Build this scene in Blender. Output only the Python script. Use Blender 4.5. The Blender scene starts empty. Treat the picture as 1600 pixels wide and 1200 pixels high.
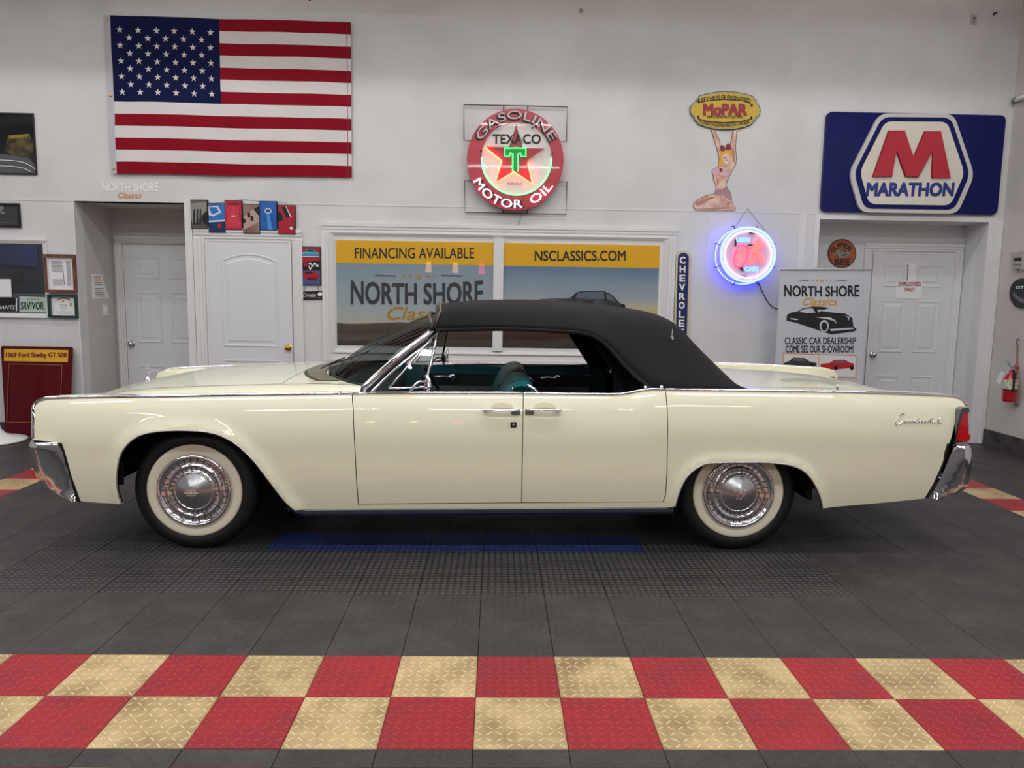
import bpy, math, random
import numpy as np
from mathutils import Vector
from mathutils import geometry as mgeo
random.seed(7)
C = bpy.context.scene.collection
PI = math.pi
# ------------------------------------------------------------------ camera, light, exposure
F, PITCH, YAW, ROLL = 1152.4, 0.118538, 0.022261, 0.015691
CAM = np.array([0.0571, -2.8044, 1.4329])
def axes():
    p, yw, rl = PITCH, YAW, ROLL
    f = np.array([math.sin(yw)*math.cos(p), math.cos(yw)*math.cos(p), -math.sin(p)])
    r = np.array([math.cos(yw), -math.sin(yw), 0.]); u = np.cross(r, f)
    c, s = math.cos(rl), math.sin(rl)
    return c*r+s*u, -s*r+c*u, f
RX, UX, FX = axes()
from mathutils import Matrix
cd = bpy.data.cameras.new('camera'); cd.sensor_width = 36; cd.lens = 36*F/1600; cd.clip_start = .05
cam = bpy.data.objects.new('camera', cd); C.objects.link(cam)
cam.matrix_world = Matrix(((RX[0], UX[0], -FX[0], CAM[0]), (RX[1], UX[1], -FX[1], CAM[1]), (RX[2], UX[2], -FX[2], CAM[2]), (0, 0, 0, 1)))
sc = bpy.context.scene
sc.camera = cam
sc.view_settings.view_transform = 'Standard'; sc.view_settings.look = 'None'
sc.view_settings.gamma = 1; sc.view_settings.use_curve_mapping = False
sc.view_settings.exposure = 0.0
w = bpy.data.worlds.new('world'); sc.world = w; w.use_nodes = True
w.node_tree.nodes['Background'].inputs[0].default_value = (.9, .95, 1, 1)
w.node_tree.nodes['Background'].inputs[1].default_value = 0.15
CEIL = 4.95
LIGHTS = []
for (ly, power) in ((3.1, 17), (0.7, 36), (-1.7, 50), (-6.0, 62)):
    for lx in (-6.2, -3.1, 0.0, 3.1):
        ld = bpy.data.lights.new('tube_light', 'AREA'); ld.shape = 'RECTANGLE'
        ld.size = 2.3; ld.size_y = .09; ld.energy = power; ld.color = (.97, .98, 1)
        lo = bpy.data.objects.new('tube_light', ld); C.objects.link(lo)
        lo.location = (lx+.35, ly, 4.45); LIGHTS.append((lx+.35, ly))
        if ly > 0:   # added upward fill that brightens the ceiling and upper wall
            ud = ld.copy(); ud.energy = 20; ud.color = (1, .95, .9); uo = bpy.data.objects.new('added_uplight', ud); C.objects.link(uo); uo.location = (lx+.35, ly, 4.54); uo.rotation_euler = (PI, 0, 0)

# ------------------------------------------------------------------ rays: a pixel of the photo gives a direction from the real camera place
def ray(px, py): return (px-800)*RX+(600-py)*UX+F*FX
def P(px, py, Y):
    d = ray(px, py); return CAM+d*((Y-CAM[1])/d[1])
def PX(px, py, X):
    d = ray(px, py); return CAM+d*((X-CAM[0])/d[0])
def PZ(px, py, Z=0.):
    d = ray(px, py); return CAM+d*((Z-CAM[2])/d[2])
PHI = .0168; CT = np.array([0, 2.10, 0])
def Q(px, py, yl):
    n = np.array([-math.sin(PHI), math.cos(PHI), 0]); d = ray(px, py)
    X = CAM+d*(((CT-CAM)@n+yl)/(d@n)); L = X-CT
    return (L[0]*math.cos(PHI)+L[1]*math.sin(PHI), yl, L[2])
def cat(p, n=6, closed=False):
    p = [np.array(q, float) for q in p]; out = []; m = len(p)
    for i in range(m if closed else m-1):
        a = p[(i-1) % m] if (closed or i > 0) else 2*p[0]-p[1]
        b = p[i]; c = p[(i+1) % m]
        d = p[(i+2) % m] if (closed or i+2 < m) else 2*p[-1]-p[-2]
        for k in range(n):
            t = k/n
            out.append(.5*((2*b)+(-a+c)*t+(2*a-5*b+4*c-d)*t*t+(-a+3*b-3*c+d)*t**3))
    if not closed: out.append(p[-1])
    return out
def interp(x, tab):
    return float(np.interp(x, [t[0] for t in tab], [t[1] for t in tab]))

# ------------------------------------------------------------------ materials
def lin(c): return [((v/255)/12.92 if v/255 <= .04045 else ((v/255+.055)/1.055)**2.4) for v in c]
MATS = {}
def nd(nt, t, **kw):
    n = nt.nodes.new(t)
    for k, v in kw.items(): setattr(n, k, v)
    return n
def mth(nt, op, a, b=None, c=None):
    n = nt.nodes.new('ShaderNodeMath'); n.operation = op
    for i, v in enumerate((a, b, c)):
        if v is None: continue
        if isinstance(v, (int, float)): n.inputs[i].default_value = v
        else: nt.links.new(v, n.inputs[i])
    return n.outputs[0]
def mat(name, rgb, rough=.5, metal=0., coat=0., emit=None, es=1., spec=.5, noise=None, bump=None, sheen=0., alpha=None):
    """noise=(scale, rgb2, lo, hi[, stretch]); bump=(scale, strength)"""
    if name in MATS: return MATS[name]
    m = bpy.data.materials.new(name); m.use_nodes = True; nt = m.node_tree
    b = nt.nodes['Principled BSDF']
    b.inputs['Base Color'].default_value = (*lin(rgb), 1); b.inputs['Roughness'].default_value = rough
    b.inputs['Metallic'].default_value = metal; b.inputs['Coat Weight'].default_value = coat; b.inputs['Coat Roughness'].default_value = .03
    b.inputs['Specular IOR Level'].default_value = spec; b.inputs['Sheen Weight'].default_value = sheen
    if emit is not None:
        b.inputs['Emission Color'].default_value = (*lin(emit), 1); b.inputs['Emission Strength'].default_value = es
    geo = None
    if noise or bump: geo = nd(nt, 'ShaderNodeNewGeometry').outputs['Position']
    if noise:
        n = nd(nt, 'ShaderNodeTexNoise'); n.inputs['Scale'].default_value = noise[0]; n.inputs['Detail'].default_value = 5
        vec = geo
        if len(noise) > 4:
            mp = nd(nt, 'ShaderNodeMapping'); mp.inputs['Scale'].default_value = noise[4]; nt.links.new(geo, mp.inputs[0]); vec = mp.outputs[0]
        nt.links.new(vec, n.inputs['Vector'])
        r = nd(nt, 'ShaderNodeValToRGB'); r.color_ramp.elements[0].position = noise[2]; r.color_ramp.elements[1].position = noise[3]
        r.color_ramp.elements[0].color = (*lin(rgb), 1); r.color_ramp.elements[1].color = (*lin(noise[1]), 1)
        nt.links.new(n.outputs['Fac'], r.inputs[0]); nt.links.new(r.outputs[0], b.inputs['Base Color'])
    if bump:
        n = nd(nt, 'ShaderNodeTexNoise'); n.inputs['Scale'].default_value = bump[0]; nt.links.new(geo, n.inputs['Vector'])
        bp = nd(nt, 'ShaderNodeBump'); bp.inputs['Strength'].default_value = bump[1]; bp.inputs['Distance'].default_value = .01
        nt.links.new(n.outputs['Fac'], bp.inputs['Height']); nt.links.new(bp.outputs[0], b.inputs['Normal'])
    MATS[name] = m; return m
def mat_glass(name, tint, gloss=1., opac=0.):
    m = bpy.data.materials.new(name); m.use_nodes = True; nt = m.node_tree; nt.nodes.clear()
    o = nd(nt, 'ShaderNodeOutputMaterial'); t = nd(nt, 'ShaderNodeBsdfTransparent'); t.inputs[0].default_value = (*tint, 1)
    g = nd(nt, 'ShaderNodeBsdfGlossy'); g.inputs['Roughness'].default_value = .01
    fr = nd(nt, 'ShaderNodeFresnel'); bf = nd(nt, 'ShaderNodeNewGeometry').outputs['Backfacing']
    nt.links.new(mth(nt, 'SUBTRACT', 1.5, mth(nt, 'MULTIPLY', bf, 1.5-1/1.5)), fr.inputs[0])
    mx = nd(nt, 'ShaderNodeMixShader'); nt.links.new(mth(nt, 'MULTIPLY', fr.outputs[0], gloss), mx.inputs[0])
    nt.links.new(t.outputs[0], mx.inputs[1]); nt.links.new(g.outputs[0], mx.inputs[2]); nt.links.new(mx.outputs[0], o.inputs[0])
    MATS[name] = m; return m
def mat_ramp(name, stops, lo, hi, nscale=0., namp=0., rough=.4, axis='Z', stretch=(1, 1, 1)):
    """print whose colour runs with height lo..hi (world) – flat printed artwork"""
    m = bpy.data.materials.new(name); m.use_nodes = True; nt = m.node_tree; b = nt.nodes['Principled BSDF']
    b.inputs['Roughness'].default_value = rough
    g = nd(nt, 'ShaderNodeNewGeometry'); s = nd(nt, 'ShaderNodeSeparateXYZ'); nt.links.new(g.outputs['Position'], s.inputs[0])
    v = s.outputs[axis]
    v = mth(nt, 'DIVIDE', mth(nt, 'SUBTRACT', v, lo), hi-lo)
    if namp:
        mp = nd(nt, 'ShaderNodeMapping'); mp.inputs['Scale'].default_value = stretch; nt.links.new(g.outputs['Position'], mp.inputs[0])
        n = nd(nt, 'ShaderNodeTexNoise'); n.inputs['Scale'].default_value = nscale; n.inputs['Detail'].default_value = 6
        nt.links.new(mp.outputs[0], n.inputs['Vector'])
        v = mth(nt, 'ADD', v, mth(nt, 'MULTIPLY', mth(nt, 'SUBTRACT', n.outputs['Fac'], .5), namp))
    r = nd(nt, 'ShaderNodeValToRGB'); el = r.color_ramp.elements
    el[0].position = stops[0][0]; el[0].color = (*lin(stops[0][1]), 1); el[1].position = stops[-1][0]; el[1].color = (*lin(stops[-1][1]), 1)
    for p, c in stops[1:-1]:
        e = el.new(p); e.color = (*lin(c), 1)
    nt.links.new(v, r.inputs[0]); nt.links.new(r.outputs[0], b.inputs['Base Color'])
    MATS[name] = m; return m
def mat_tile(name, rgb, dirt, rough, kind='diamond', vary=.12, dirt_lo=.45, dirt_hi=.7, raised=None):
    m = bpy.data.materials.new(name); m.use_nodes = True; nt = m.node_tree; b = nt.nodes['Principled BSDF']
    tc = nd(nt, 'ShaderNodeTexCoord').outputs['Object']; s = nd(nt, 'ShaderNodeSeparateXYZ'); nt.links.new(tc, s.inputs[0])
    x, y = s.outputs[0], s.outputs[1]
    def sub(v, c):
        q = mth(nt, 'DIVIDE', v, c); fl = mth(nt, 'FLOOR', q); return mth(nt, 'SUBTRACT', mth(nt, 'SUBTRACT', q, fl), .5), fl
    c = .3048/9 if kind == 'diamond' else .3048/9
    u, iu = sub(mth(nt, 'ADD', x, .1524), c); v, iv = sub(mth(nt, 'ADD', y, .1524), c)
    if kind == 'diamond':
        par = mth(nt, 'SUBTRACT', mth(nt, 'MULTIPLY', mth(nt, 'FLOORED_MODULO', mth(nt, 'ADD', iu, iv), 2.), 2.), 1.)
        us = mth(nt, 'MULTIPLY', u, par)
        a = mth(nt, 'MULTIPLY', mth(nt, 'ADD', us, v), .7071/.50); d = mth(nt, 'MULTIPLY', mth(nt, 'SUBTRACT', us, v), .7071/.12)
        rr = mth(nt, 'ADD', mth(nt, 'POWER', mth(nt, 'ABSOLUTE', a), 2.), mth(nt, 'POWER', mth(nt, 'ABSOLUTE', d), 2.))
        h = mth(nt, 'MAXIMUM', mth(nt, 'SUBTRACT', 1., rr), 0.)
    else:
        a = mth(nt, 'SUBTRACT', 1., mth(nt, 'MULTIPLY', mth(nt, 'ABSOLUTE', u), 2.7)); d = mth(nt, 'SUBTRACT', 1., mth(nt, 'MULTIPLY', mth(nt, 'ABSOLUTE', v), 3.6))
        h = mth(nt, 'MAXIMUM', mth(nt, 'MINIMUM', a, d), 0.); h = mth(nt, 'MINIMUM', mth(nt, 'MULTIPLY', h, 3.), 1.)
    pos = nd(nt, 'ShaderNodeNewGeometry').outputs['Position']
    n1 = nd(nt, 'ShaderNodeTexNoise'); n1.inputs['Scale'].default_value = 4.; n1.inputs['Detail'].default_value = 8; n1.inputs['Roughness'].default_value = .65; nt.links.new(pos, n1.inputs['Vector'])
    rp = nd(nt, 'ShaderNodeValToRGB'); rp.color_ramp.elements[0].position = dirt_lo; rp.color_ramp.elements[1].position = dirt_hi
    rp.color_ramp.elements[0].color = (*lin(rgb), 1); rp.color_ramp.elements[1].color = (*lin(dirt), 1); nt.links.new(n1.outputs['Fac'], rp.inputs[0])
    mx = nd(nt, 'ShaderNodeMix', data_type='RGBA'); mx.inputs['B'].default_value = (*lin(raised or rgb), 1)
    nt.links.new(rp.outputs[0], mx.inputs['A']); nt.links.new(mth(nt, 'MINIMUM', mth(nt, 'MULTIPLY', h, 1.0), .55), mx.inputs['Factor'])
    oi = nd(nt, 'ShaderNodeObjectInfo').outputs['Random']
    hs = nd(nt, 'ShaderNodeHueSaturation'); nt.links.new(mx.outputs['Result'], hs.inputs['Color'])
    nt.links.new(mth(nt, 'ADD', mth(nt, 'MULTIPLY', oi, vary), 1-vary/2), hs.inputs['Value'])
    nt.links.new(hs.outputs[0], b.inputs['Base Color'])
    n2 = nd(nt, 'ShaderNodeTexNoise'); n2.inputs['Scale'].default_value = 2.2; n2.inputs['Detail'].default_value = 4; nt.links.new(pos, n2.inputs['Vector'])
    nt.links.new(mth(nt, 'ADD', mth(nt, 'MULTIPLY', n2.outputs['Fac'], .35), rough-.17), b.inputs['Roughness'])
    bp = nd(nt, 'ShaderNodeBump'); bp.inputs['Strength'].default_value = .9; bp.inputs['Distance'].default_value = .004
    nt.links.new(h, bp.inputs['Height']); nt.links.new(bp.outputs[0], b.inputs['Normal'])
    b.inputs['Specular IOR Level'].default_value = .4
    MATS[name] = m; return m

WALL = mat('white_wall_paint', (219, 219, 219), .55, noise=(1.3, (211, 210, 210), .42, .62), bump=(9, .06))
WALL2 = mat('cool_white_panel', (224, 225, 226), .45, bump=(7, .05))
TRIM = mat('white_trim_gloss', (226, 226, 226), .35)
DOORM = mat('white_door_paint', (222, 223, 226), .38)
SIDEW = mat('greyish_wall_paint', (205, 199, 196), .6, noise=(1.5, (196, 190, 187), .4, .65))
BLACK = mat('black_plastic', (14, 14, 15), .4)
DARK = mat('dark_underbody', (9, 9, 10), .85)
RUB = mat('tyre_rubber', (11, 11, 12), .62, bump=(60, .1))
CHROME = mat('chrome', (226, 226, 232), .06, metal=1.)
STEEL = mat('brushed_steel', (196, 196, 200), .26, metal=1.)
WIRE = mat('black_wire', (20, 20, 20), .5)
CREAM = mat('cream_car_paint', (239, 237, 208), .42, coat=1.)
WWALL = mat('cream_whitewall_rubber', (238, 229, 204), .5)
TEAL = mat('teal_vinyl', (28, 98, 104), .42, bump=(40, .12))
TEALD = mat('dark_teal_vinyl', (14, 52, 56), .45)
FABRIC = mat('black_canvas', (30, 30, 33), .8, spec=.25, noise=(3., (25, 25, 28), .4, .65), bump=(6, .12))
LINING = mat('black_lining', (6, 6, 7), .9, spec=.1)
PAPER = mat('white_paper', (238, 238, 238), .6)
INK = mat('black_ink', (22, 22, 24), .5)
GREYINK = mat('grey_ink', (120, 120, 125), .6)
GOLD = mat('gold_ink', (216, 158, 40), .5)
REDINK = mat('red_ink', (176, 20, 36), .5)
NAVY = mat('navy_enamel', (20, 40, 92), .3)
WHITE = mat('white_enamel', (235, 235, 232), .3)
YEL = mat('yellow_print', (246, 184, 14), .35)
BRASS = mat('brass', (200, 160, 70), .22, metal=1.)
SKIN = mat('printed_skin', (205, 160, 140), .4, noise=(14, (232, 200, 180), .4, .6))
SKIND = mat('printed_skin_shade', (168, 112, 96), .4)

# ------------------------------------------------------------------ object helpers
ORI = {}
def origin(o): return ORI.get(o.name, Vector((0, 0, 0))) if o else Vector((0, 0, 0))
def mesh(name, verts, faces, m, parent=None, smooth=False, normals=None, mats=None, mi=None):
    og = origin(parent)
    me = bpy.data.meshes.new(name)
    me.from_pydata([(v[0]-og[0], v[1]-og[1], v[2]-og[2]) for v in verts], [], [tuple(f) for f in faces])
    for k in (mats or [m]): me.materials.append(k)
    if mi is not None: me.polygons.foreach_set('material_index', mi)
    if smooth: me.polygons.foreach_set('use_smooth', [True]*len(me.polygons))
    me.validate(); me.update()
    if normals is not None and len(normals) == len(me.vertices): me.normals_split_custom_set_from_vertices([tuple(n) for n in normals])
    o = bpy.data.objects.new(name, me); C.objects.link(o)
    if parent: o.parent = parent
    ORI[o.name] = Vector(og)
    return o
def thing(name, label, cat_, loc, group=None, rotz=0.):
    o = bpy.data.objects.new(name, None); C.objects.link(o); o.empty_display_size = .1
    o.location = loc; o.rotation_euler = (0, 0, rotz); o['label'] = label; o['category'] = cat_
    if group: o['group'] = group
    ORI[o.name] = Vector(loc) if rotz == 0 else Vector((0, 0, 0))
    return o
def tag(o, label, cat_, group=None):
    o['label'] = label; o['category'] = cat_
    if group: o['group'] = group
    return o
def struct(o): o['kind'] = 'structure'; return o
class B:
    """collects shapes into one mesh"""
    def __init__(s): s.v = []; s.f = []
    def add(s, v, f):
        n = len(s.v); s.v += [tuple(p) for p in v]; s.f += [tuple(i+n for i in q) for q in f]; return s
    def box(s, a, b):
        x0, y0, z0 = [min(a[i], b[i]) for i in range(3)]; x1, y1, z1 = [max(a[i], b[i]) for i in range(3)]
        return s.add([(x0, y0, z0), (x1, y0, z0), (x1, y1, z0), (x0, y1, z0), (x0, y0, z1), (x1, y0, z1), (x1, y1, z1), (x0, y1, z1)],
                     [(3, 2, 1, 0), (4, 5, 6, 7), (0, 1, 5, 4), (1, 2, 6, 5), (2, 3, 7, 6), (3, 0, 4, 7)])
    def tube(s, pts, r, n=8, closed=False, sec=None):
        pts = [Vector(p) for p in pts]; m = len(pts); V = []; up0 = None
        for i in range(m):
            a = pts[(i-1) % m] if (closed or i > 0) else pts[i]; b = pts[(i+1) % m] if (closed or i < m-1) else pts[i]
            t = (b-a).normalized() if (b-a).length > 1e-9 else Vector((1, 0, 0))
            if up0 is None: up0 = Vector((0, 0, 1)) if abs(t.z) < .9 else Vector((0, 1, 0))
            sd = t.cross(up0)
            if sd.length < 1e-4: sd = t.cross(Vector((1, .1, 0)))
            sd.normalize(); up = sd.cross(t).normalized(); up0 = up
            rr = r[i] if isinstance(r, (list, tuple)) else r
            for k in range(n):
                an = 2*PI*k/n
                ca, sa = math.cos(an), math.sin(an)
                if sec: V.append(pts[i]+sd*(ca*sec[0])+up*(sa*sec[1]))
                else: V.append(pts[i]+sd*(ca*rr)+up*(sa*rr))
        Fs = []
        for i in range(m if closed else m-1):
            j = (i+1) % m
            for k in range(n):
                Fs.append((i*n+k, i*n+(k+1) % n, j*n+(k+1) % n, j*n+k))
        if not closed: Fs += [tuple(range(n))[::-1], tuple((m-1)*n+k for k in range(n))]
        return s.add(V, Fs)
    def prism(s, pts, d):
        """pts: closed loop of 3D points, d: extrusion vector"""
        n = len(pts); pts = [np.array(p, float) for p in pts]; d = np.array(d, float)
        return s.add([tuple(p) for p in pts]+[tuple(p+d) for p in pts], [tuple(range(n)), tuple(range(2*n-1, n-1, -1))]+[(i+n, (i+1) % n+n, (i+1) % n, i) for i in range(n)])
    def lathe(s, prof, c, axis='Y', n=48, close=True):
        V = []
        for (r, a) in prof:
            for k in range(n):
                t = 2*PI*k/n
                if axis == 'Y': V.append((c[0]+r*math.cos(t), c[1]+a, c[2]+r*math.sin(t)))
                elif axis == 'Z': V.append((c[0]+r*math.cos(t), c[1]+r*math.sin(t), c[2]+a))
                else: V.append((c[0]+a, c[1]+r*math.cos(t), c[2]+r*math.sin(t)))
        m = len(prof)
        Fs = [(i*n+k, i*n+(k+1) % n, (i+1)*n+(k+1) % n, (i+1)*n+k) for i in range(m-1) for k in range(n)]
        return s.add(V, Fs)
    def build(s, name, m, parent=None, smooth=False): return mesh(name, s.v, s.f, m, parent, smooth)
def smooth_by_angle(o, deg=35):
    me = o.data; me.polygons.foreach_set('use_smooth', [True]*len(me.polygons))
    import bmesh
    bm = bmesh.new(); bm.from_mesh(me)
    for e in bm.edges:
        if len(e.link_faces) == 2 and e.calc_face_angle(0) > math.radians(deg): e.smooth = False
    bm.to_mesh(me); bm.free(); return o

# text ------------------------------------------------------------
_TC = {}
def text2d(s, bold=0., sp=1.):
    k = (s, bold, sp)
    if k not in _TC:
        cu = bpy.data.curves.new('t', 'FONT'); cu.body = s; cu.offset = 0; cu.resolution_u = 3; cu.space_character = sp
        ob = bpy.data.objects.new('t', cu); C.objects.link(ob)
        dg = bpy.context.evaluated_depsgraph_get(); me = bpy.data.meshes.new_from_object(ob.evaluated_get(dg))
        v = np.array([(q.co.x, q.co.y) for q in me.vertices]); f = [tuple(p.vertices) for p in me.polygons]
        bpy.data.objects.remove(ob); bpy.data.curves.remove(cu); bpy.data.meshes.remove(me)
        v -= v.min(0); sz = v.max(0); _TC[k] = (v/sz, f)
    return _TC[k]
def textq(name, s, m, parent, quad, pl, bold=.02, slant=0., arch=0., taper=0., sp=1., thick=.002, bend=0.):
    """text filling the pixel quad (x0,y0,x1,y1); pl(px,py,depth)->point; arch lifts the middle, taper enlarges the ends (fractions)"""
    v, f = text2d(s, 0, sp); x0, y0, x1, y1 = quad; A = []; Fs = []
    k_ = max(0, bold-.004)*1.0*(y1-y0); x0 += k_; x1 -= k_; y0 += k_; y1 -= k_
    sh_ = [(0, 0)]+([(-k_, -k_), (k_, -k_), (k_, k_), (-k_, k_)] if k_ > .05 else [])
    for si, (sx, sy) in enumerate(sh_):
      Fs += [tuple(i+len(A) for i in q) for q in f]
      for (u, t) in v:
        g = (2*u-1)**2
        h = (y1-y0)
        yy = y1-t*h*(1+taper*g)+bend*g+sy
        xx = x0+u*(x1-x0)+slant*(t-.5)*h+sx
        A.append(pl(xx, yy, thick+.00012*si))
    return mesh(name, A, Fs, m, parent)
def arctext(name, s, m, parent, c, r, a0, a1, h, pl, bold=.02, inward=False, depth=.002, ry=None):
    v, f = text2d(s, 0); A = []; Fs = []; ry = ry or r; k_ = max(0, bold-.004)*1.0*h; h -= 2*k_
    for si, (sx, sy) in enumerate([(0, 0)]+([(-k_, -k_), (k_, -k_), (k_, k_), (-k_, k_)] if k_ > .05 else [])):
        Fs += [tuple(i+len(A) for i in q) for q in f]
        for (u, t) in v:
            an = math.radians(a0+(a1-a0)*u)
            k = (t-.5)*h*(-1 if inward else 1)
            A.append(pl(c[0]+(r+k)*math.cos(an)+sx, c[1]-(ry+k)*math.sin(an)+sy, depth+.00012*si))
    return mesh(name, A, Fs, m, parent)
def back(Y):
    return lambda px, py, d=0.: tuple(P(px, py, Y)-np.array([0, d, 0]))
def rightw(X):
    return lambda px, py, d=0.: tuple(PX(px, py, X)-np.array([d, 0, 0]))
def poly(name, pts, m, parent, pl, d0, d1=None, smooth=False, bld=None):
    """flat plate cut to outline pts (pixels), from depth d0 to d1 in front of the plane"""
    if d1 is None: d1 = d0+.002
    a = [pl(x, y, d1) for x, y in pts]; b = [pl(x, y, d0) for x, y in pts]
    n = len(a); bb = bld or B()
    bb.add(a+b, [tuple(range(n)), tuple(range(2*n-1, n-1, -1))]+[(i+n, (i+1) % n+n, (i+1) % n, i) for i in range(n)])
    return bb if bld else bb.build(name, m, parent, smooth)
def ell(cx, cy, rx, ry, n=40, a0=0, a1=360):
    full = abs(a1-a0) >= 360
    return [(cx+rx*math.cos(math.radians(a0+(a1-a0)*k/(n if full else n-1))), cy-ry*math.sin(math.radians(a0+(a1-a0)*k/(n if full else n-1)))) for k in range(n)]
def wrect(q, Y):
    """four pixel corners (TL,TR,BR,BL) -> a true upright rectangle on the plane y=Y: x0,x1,z0(bottom),z1(top)"""
    a, b, c, d = [P(x, y, Y) for x, y in q]
    return (a[0]+d[0])/2, (b[0]+c[0])/2, (c[2]+d[2])/2, (a[2]+b[2])/2
def star(cx, cy, r, rot=0, k=.4):
    return [(cx+(r if i % 2 == 0 else r*k)*math.sin(rot+i*PI/5), cy-(r if i % 2 == 0 else r*k)*math.cos(rot+i*PI/5)) for i in range(10)]

# ------------------------------------------------------------------ the room
WY = 4.60                     # back wall plane
RXW = 5.10                    # right wall plane
XL0, YF0 = -8.6, -8.0
pb = back(WY)
x_ra = P(118, 315, WY)[0]*.5+P(128, 600, WY)[0]*.5          # left recess
x_rb = P(292, 340, WY)[0]*.5+P(300, 560, WY)[0]*.5
z_ra = P(205, 315.5, WY)[2]
x_rc = P(1280, 350, WY)[0]                                    # right recess
x_rd = P(1544, 350, WY)[0]
z_rc = P(1410, 345, WY)[2]
RY1, RY2 = WY+.7, WY+.36
lw = wrect([(-75, 379), (67.5, 381), (73.5, 488.5), (-70, 489)], WY)   # window hole
T = .14
b = B()
def wbox(x0, x1, z0, z1): b.box((x0, WY, z0), (x1, WY+T, z1))
wbox(XL0, lw[0], 0, CEIL); wbox(lw[0], lw[1], 0, lw[2]); wbox(lw[0], lw[1], lw[3], CEIL); wbox(lw[1], x_ra, 0, CEIL)
wbox(x_ra, x_rb, z_ra, CEIL); wbox(x_rb, x_rc, 0, CEIL); wbox(x_rc, x_rd, z_rc, CEIL); wbox(x_rd, RXW+.1, 0, CEIL)
struct(b.build('wall_back', WALL))
b = B()                      # recess linings
b.box((x_ra-T, WY+T, 0), (x_ra, RY1, z_ra)); b.box((x_ra-T, WY+.01, z_ra), (x_rb+T, RY1, z_ra+.1)); b.box((x_rb, WY+T, 0), (x_rb+.1, RY1, z_ra))
b.box((x_ra-T, RY1, 0), (x_rb+.6, RY1+.1, z_ra+.1))
struct(b.build('wall_left_recess', SIDEW))
b = B()
b.box((x_rc-.1, WY+T, 0), (x_rc, RY2, z_rc)); b.box((x_rc-.1, WY+T, z_rc), (x_rd+.1, RY2, z_rc+.1)); b.box((x_rd, WY+T, 0), (x_rd+.1, RY2, z_rc))
b.box((x_rc-.1, RY2, 0), (x_rd+.1, RY2+.1, z_rc+.1))
struct(b.build('wall_right_recess', WALL2))
struct(B().box((RXW, YF0, 0), (RXW+.1, WY, CEIL)).build('wall_right', SIDEW))
struct(B().box((XL0-.1, YF0, 0), (XL0, WY+T, CEIL)).build('wall_left', SIDEW))
struct(B().box((XL0-.1, YF0-.1, 0), (RXW+.1, YF0, CEIL)).build('wall_front', mat('dim_grey_wall', (128, 124, 120), .6)))
struct(B().box((XL0-.1, YF0-.1, CEIL), (RXW+.1, WY+T, CEIL+.1)).build('ceiling', mat('ceiling_grey', (188, 186, 184), .8)))
# thin trim: seam battens, corner bead, recess edge trims
n = 0
def trim(x0, x1, z0, z1, d=.006, Y=WY):
    global n; n += 1
    return struct(B().box((x0, Y-d, z0), (x1, Y, z1)).build('trim_%d' % n, TRIM))
zs = (P(700, 323, WY)[2]+P(1100, 330, WY)[2])/2
trim(x_rb+.02, x_rc-.06, zs-.006, zs+.004, .004)
trim(XL0, x_ra, z_ra-.004, z_ra+.004, .004)
for px in (75, 549, 1103): trim(P(px, 400, WY)[0]-.003, P(px, 400, WY)[0]+.003, .1, zs-.006 if px > 300 else z_ra, .003)
trim(x_rb-.02, x_rb+.05, 0, z_ra+.03, .012)
trim(x_rc-.20, x_rc-.13, 0, z_rc+.05, .008); trim(x_rc-.05, x_rc+.0, 0, z_rc+.045, .014); trim(x_rc, x_rd, z_rc, z_rc+.045, .014); trim(x_rd, x_rd+.10, 0, z_rc+.045, .014)
trim(x_rd+.10, RXW-.005, 0, z_rc+.01, .022); trim(x_ra-.012, x_ra+.0, 0, z_ra, .006)
struct(B().box((RXW-.022, YF0, 0), (RXW, WY-.03, .155)).build('baseboard_right', mat('grey_rubber_base', (72, 68, 66), .6, noise=(9, (40, 38, 38), .45, .6))))
struct(B().box((XL0, WY-.012, 0), (x_ra, WY, .10)).build('baseboard_back', mat('grey_rubber_base', (72, 68, 66))))

# ------------------------------------------------------------------ floor of interlocking tiles
W_ = .3048
struct_floor = struct(B().box((XL0, YF0, -.05), (RXW, RY1+.1, -.013)).build('floor', mat('dark_subfloor', (34, 32, 31), .8)))
TB = mat_tile('black_tread_tile', (52, 49, 48), (70, 65, 63), .5, raised=(78, 73, 71))
TR_ = mat_tile('red_tread_tile', (156, 26, 38), (116, 34, 42), .42, vary=.16, raised=(196, 72, 80), dirt_lo=.4, dirt_hi=.8)
TY_ = mat_tile('tan_tread_tile', (196, 170, 122), (140, 114, 76), .45, vary=.12, dirt_lo=.40, dirt_hi=.66, raised=(252, 236, 194))
TBL = mat_tile('blue_tile', (34, 50, 104), (28, 42, 88), .5, kind='grid', raised=(42, 60, 120))
TV = mat_tile('black_grid_tile', (40, 38, 38), (52, 49, 48), .5, kind='grid', raised=(92, 90, 88))
def tile_mesh(m, wx=W_, wy=W_):
    g = .0009; e = .0016; a, c = wx/2-g, wy/2-g
    v = [(-a, -c, -.0128), (a, -c, -.0128), (a, c, -.0128), (-a, c, -.0128), (-a, -c, -e), (a, -c, -e), (a, c, -e), (-a, c, -e), (-a+e, -c+e, 0), (a-e, -c+e, 0), (a-e, c-e, 0), (-a+e, c-e, 0)]
    f = [(0, 1, 5, 4), (1, 2, 6, 5), (2, 3, 7, 6), (3, 0, 4, 7), (4, 5, 9, 8), (5, 6, 10, 9), (6, 7, 11, 10), (7, 4, 8, 11), (8, 9, 10, 11)]
    me = bpy.data.meshes.new('tile'); me.from_pydata(v, [], f); me.materials.append(m); return me
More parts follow.
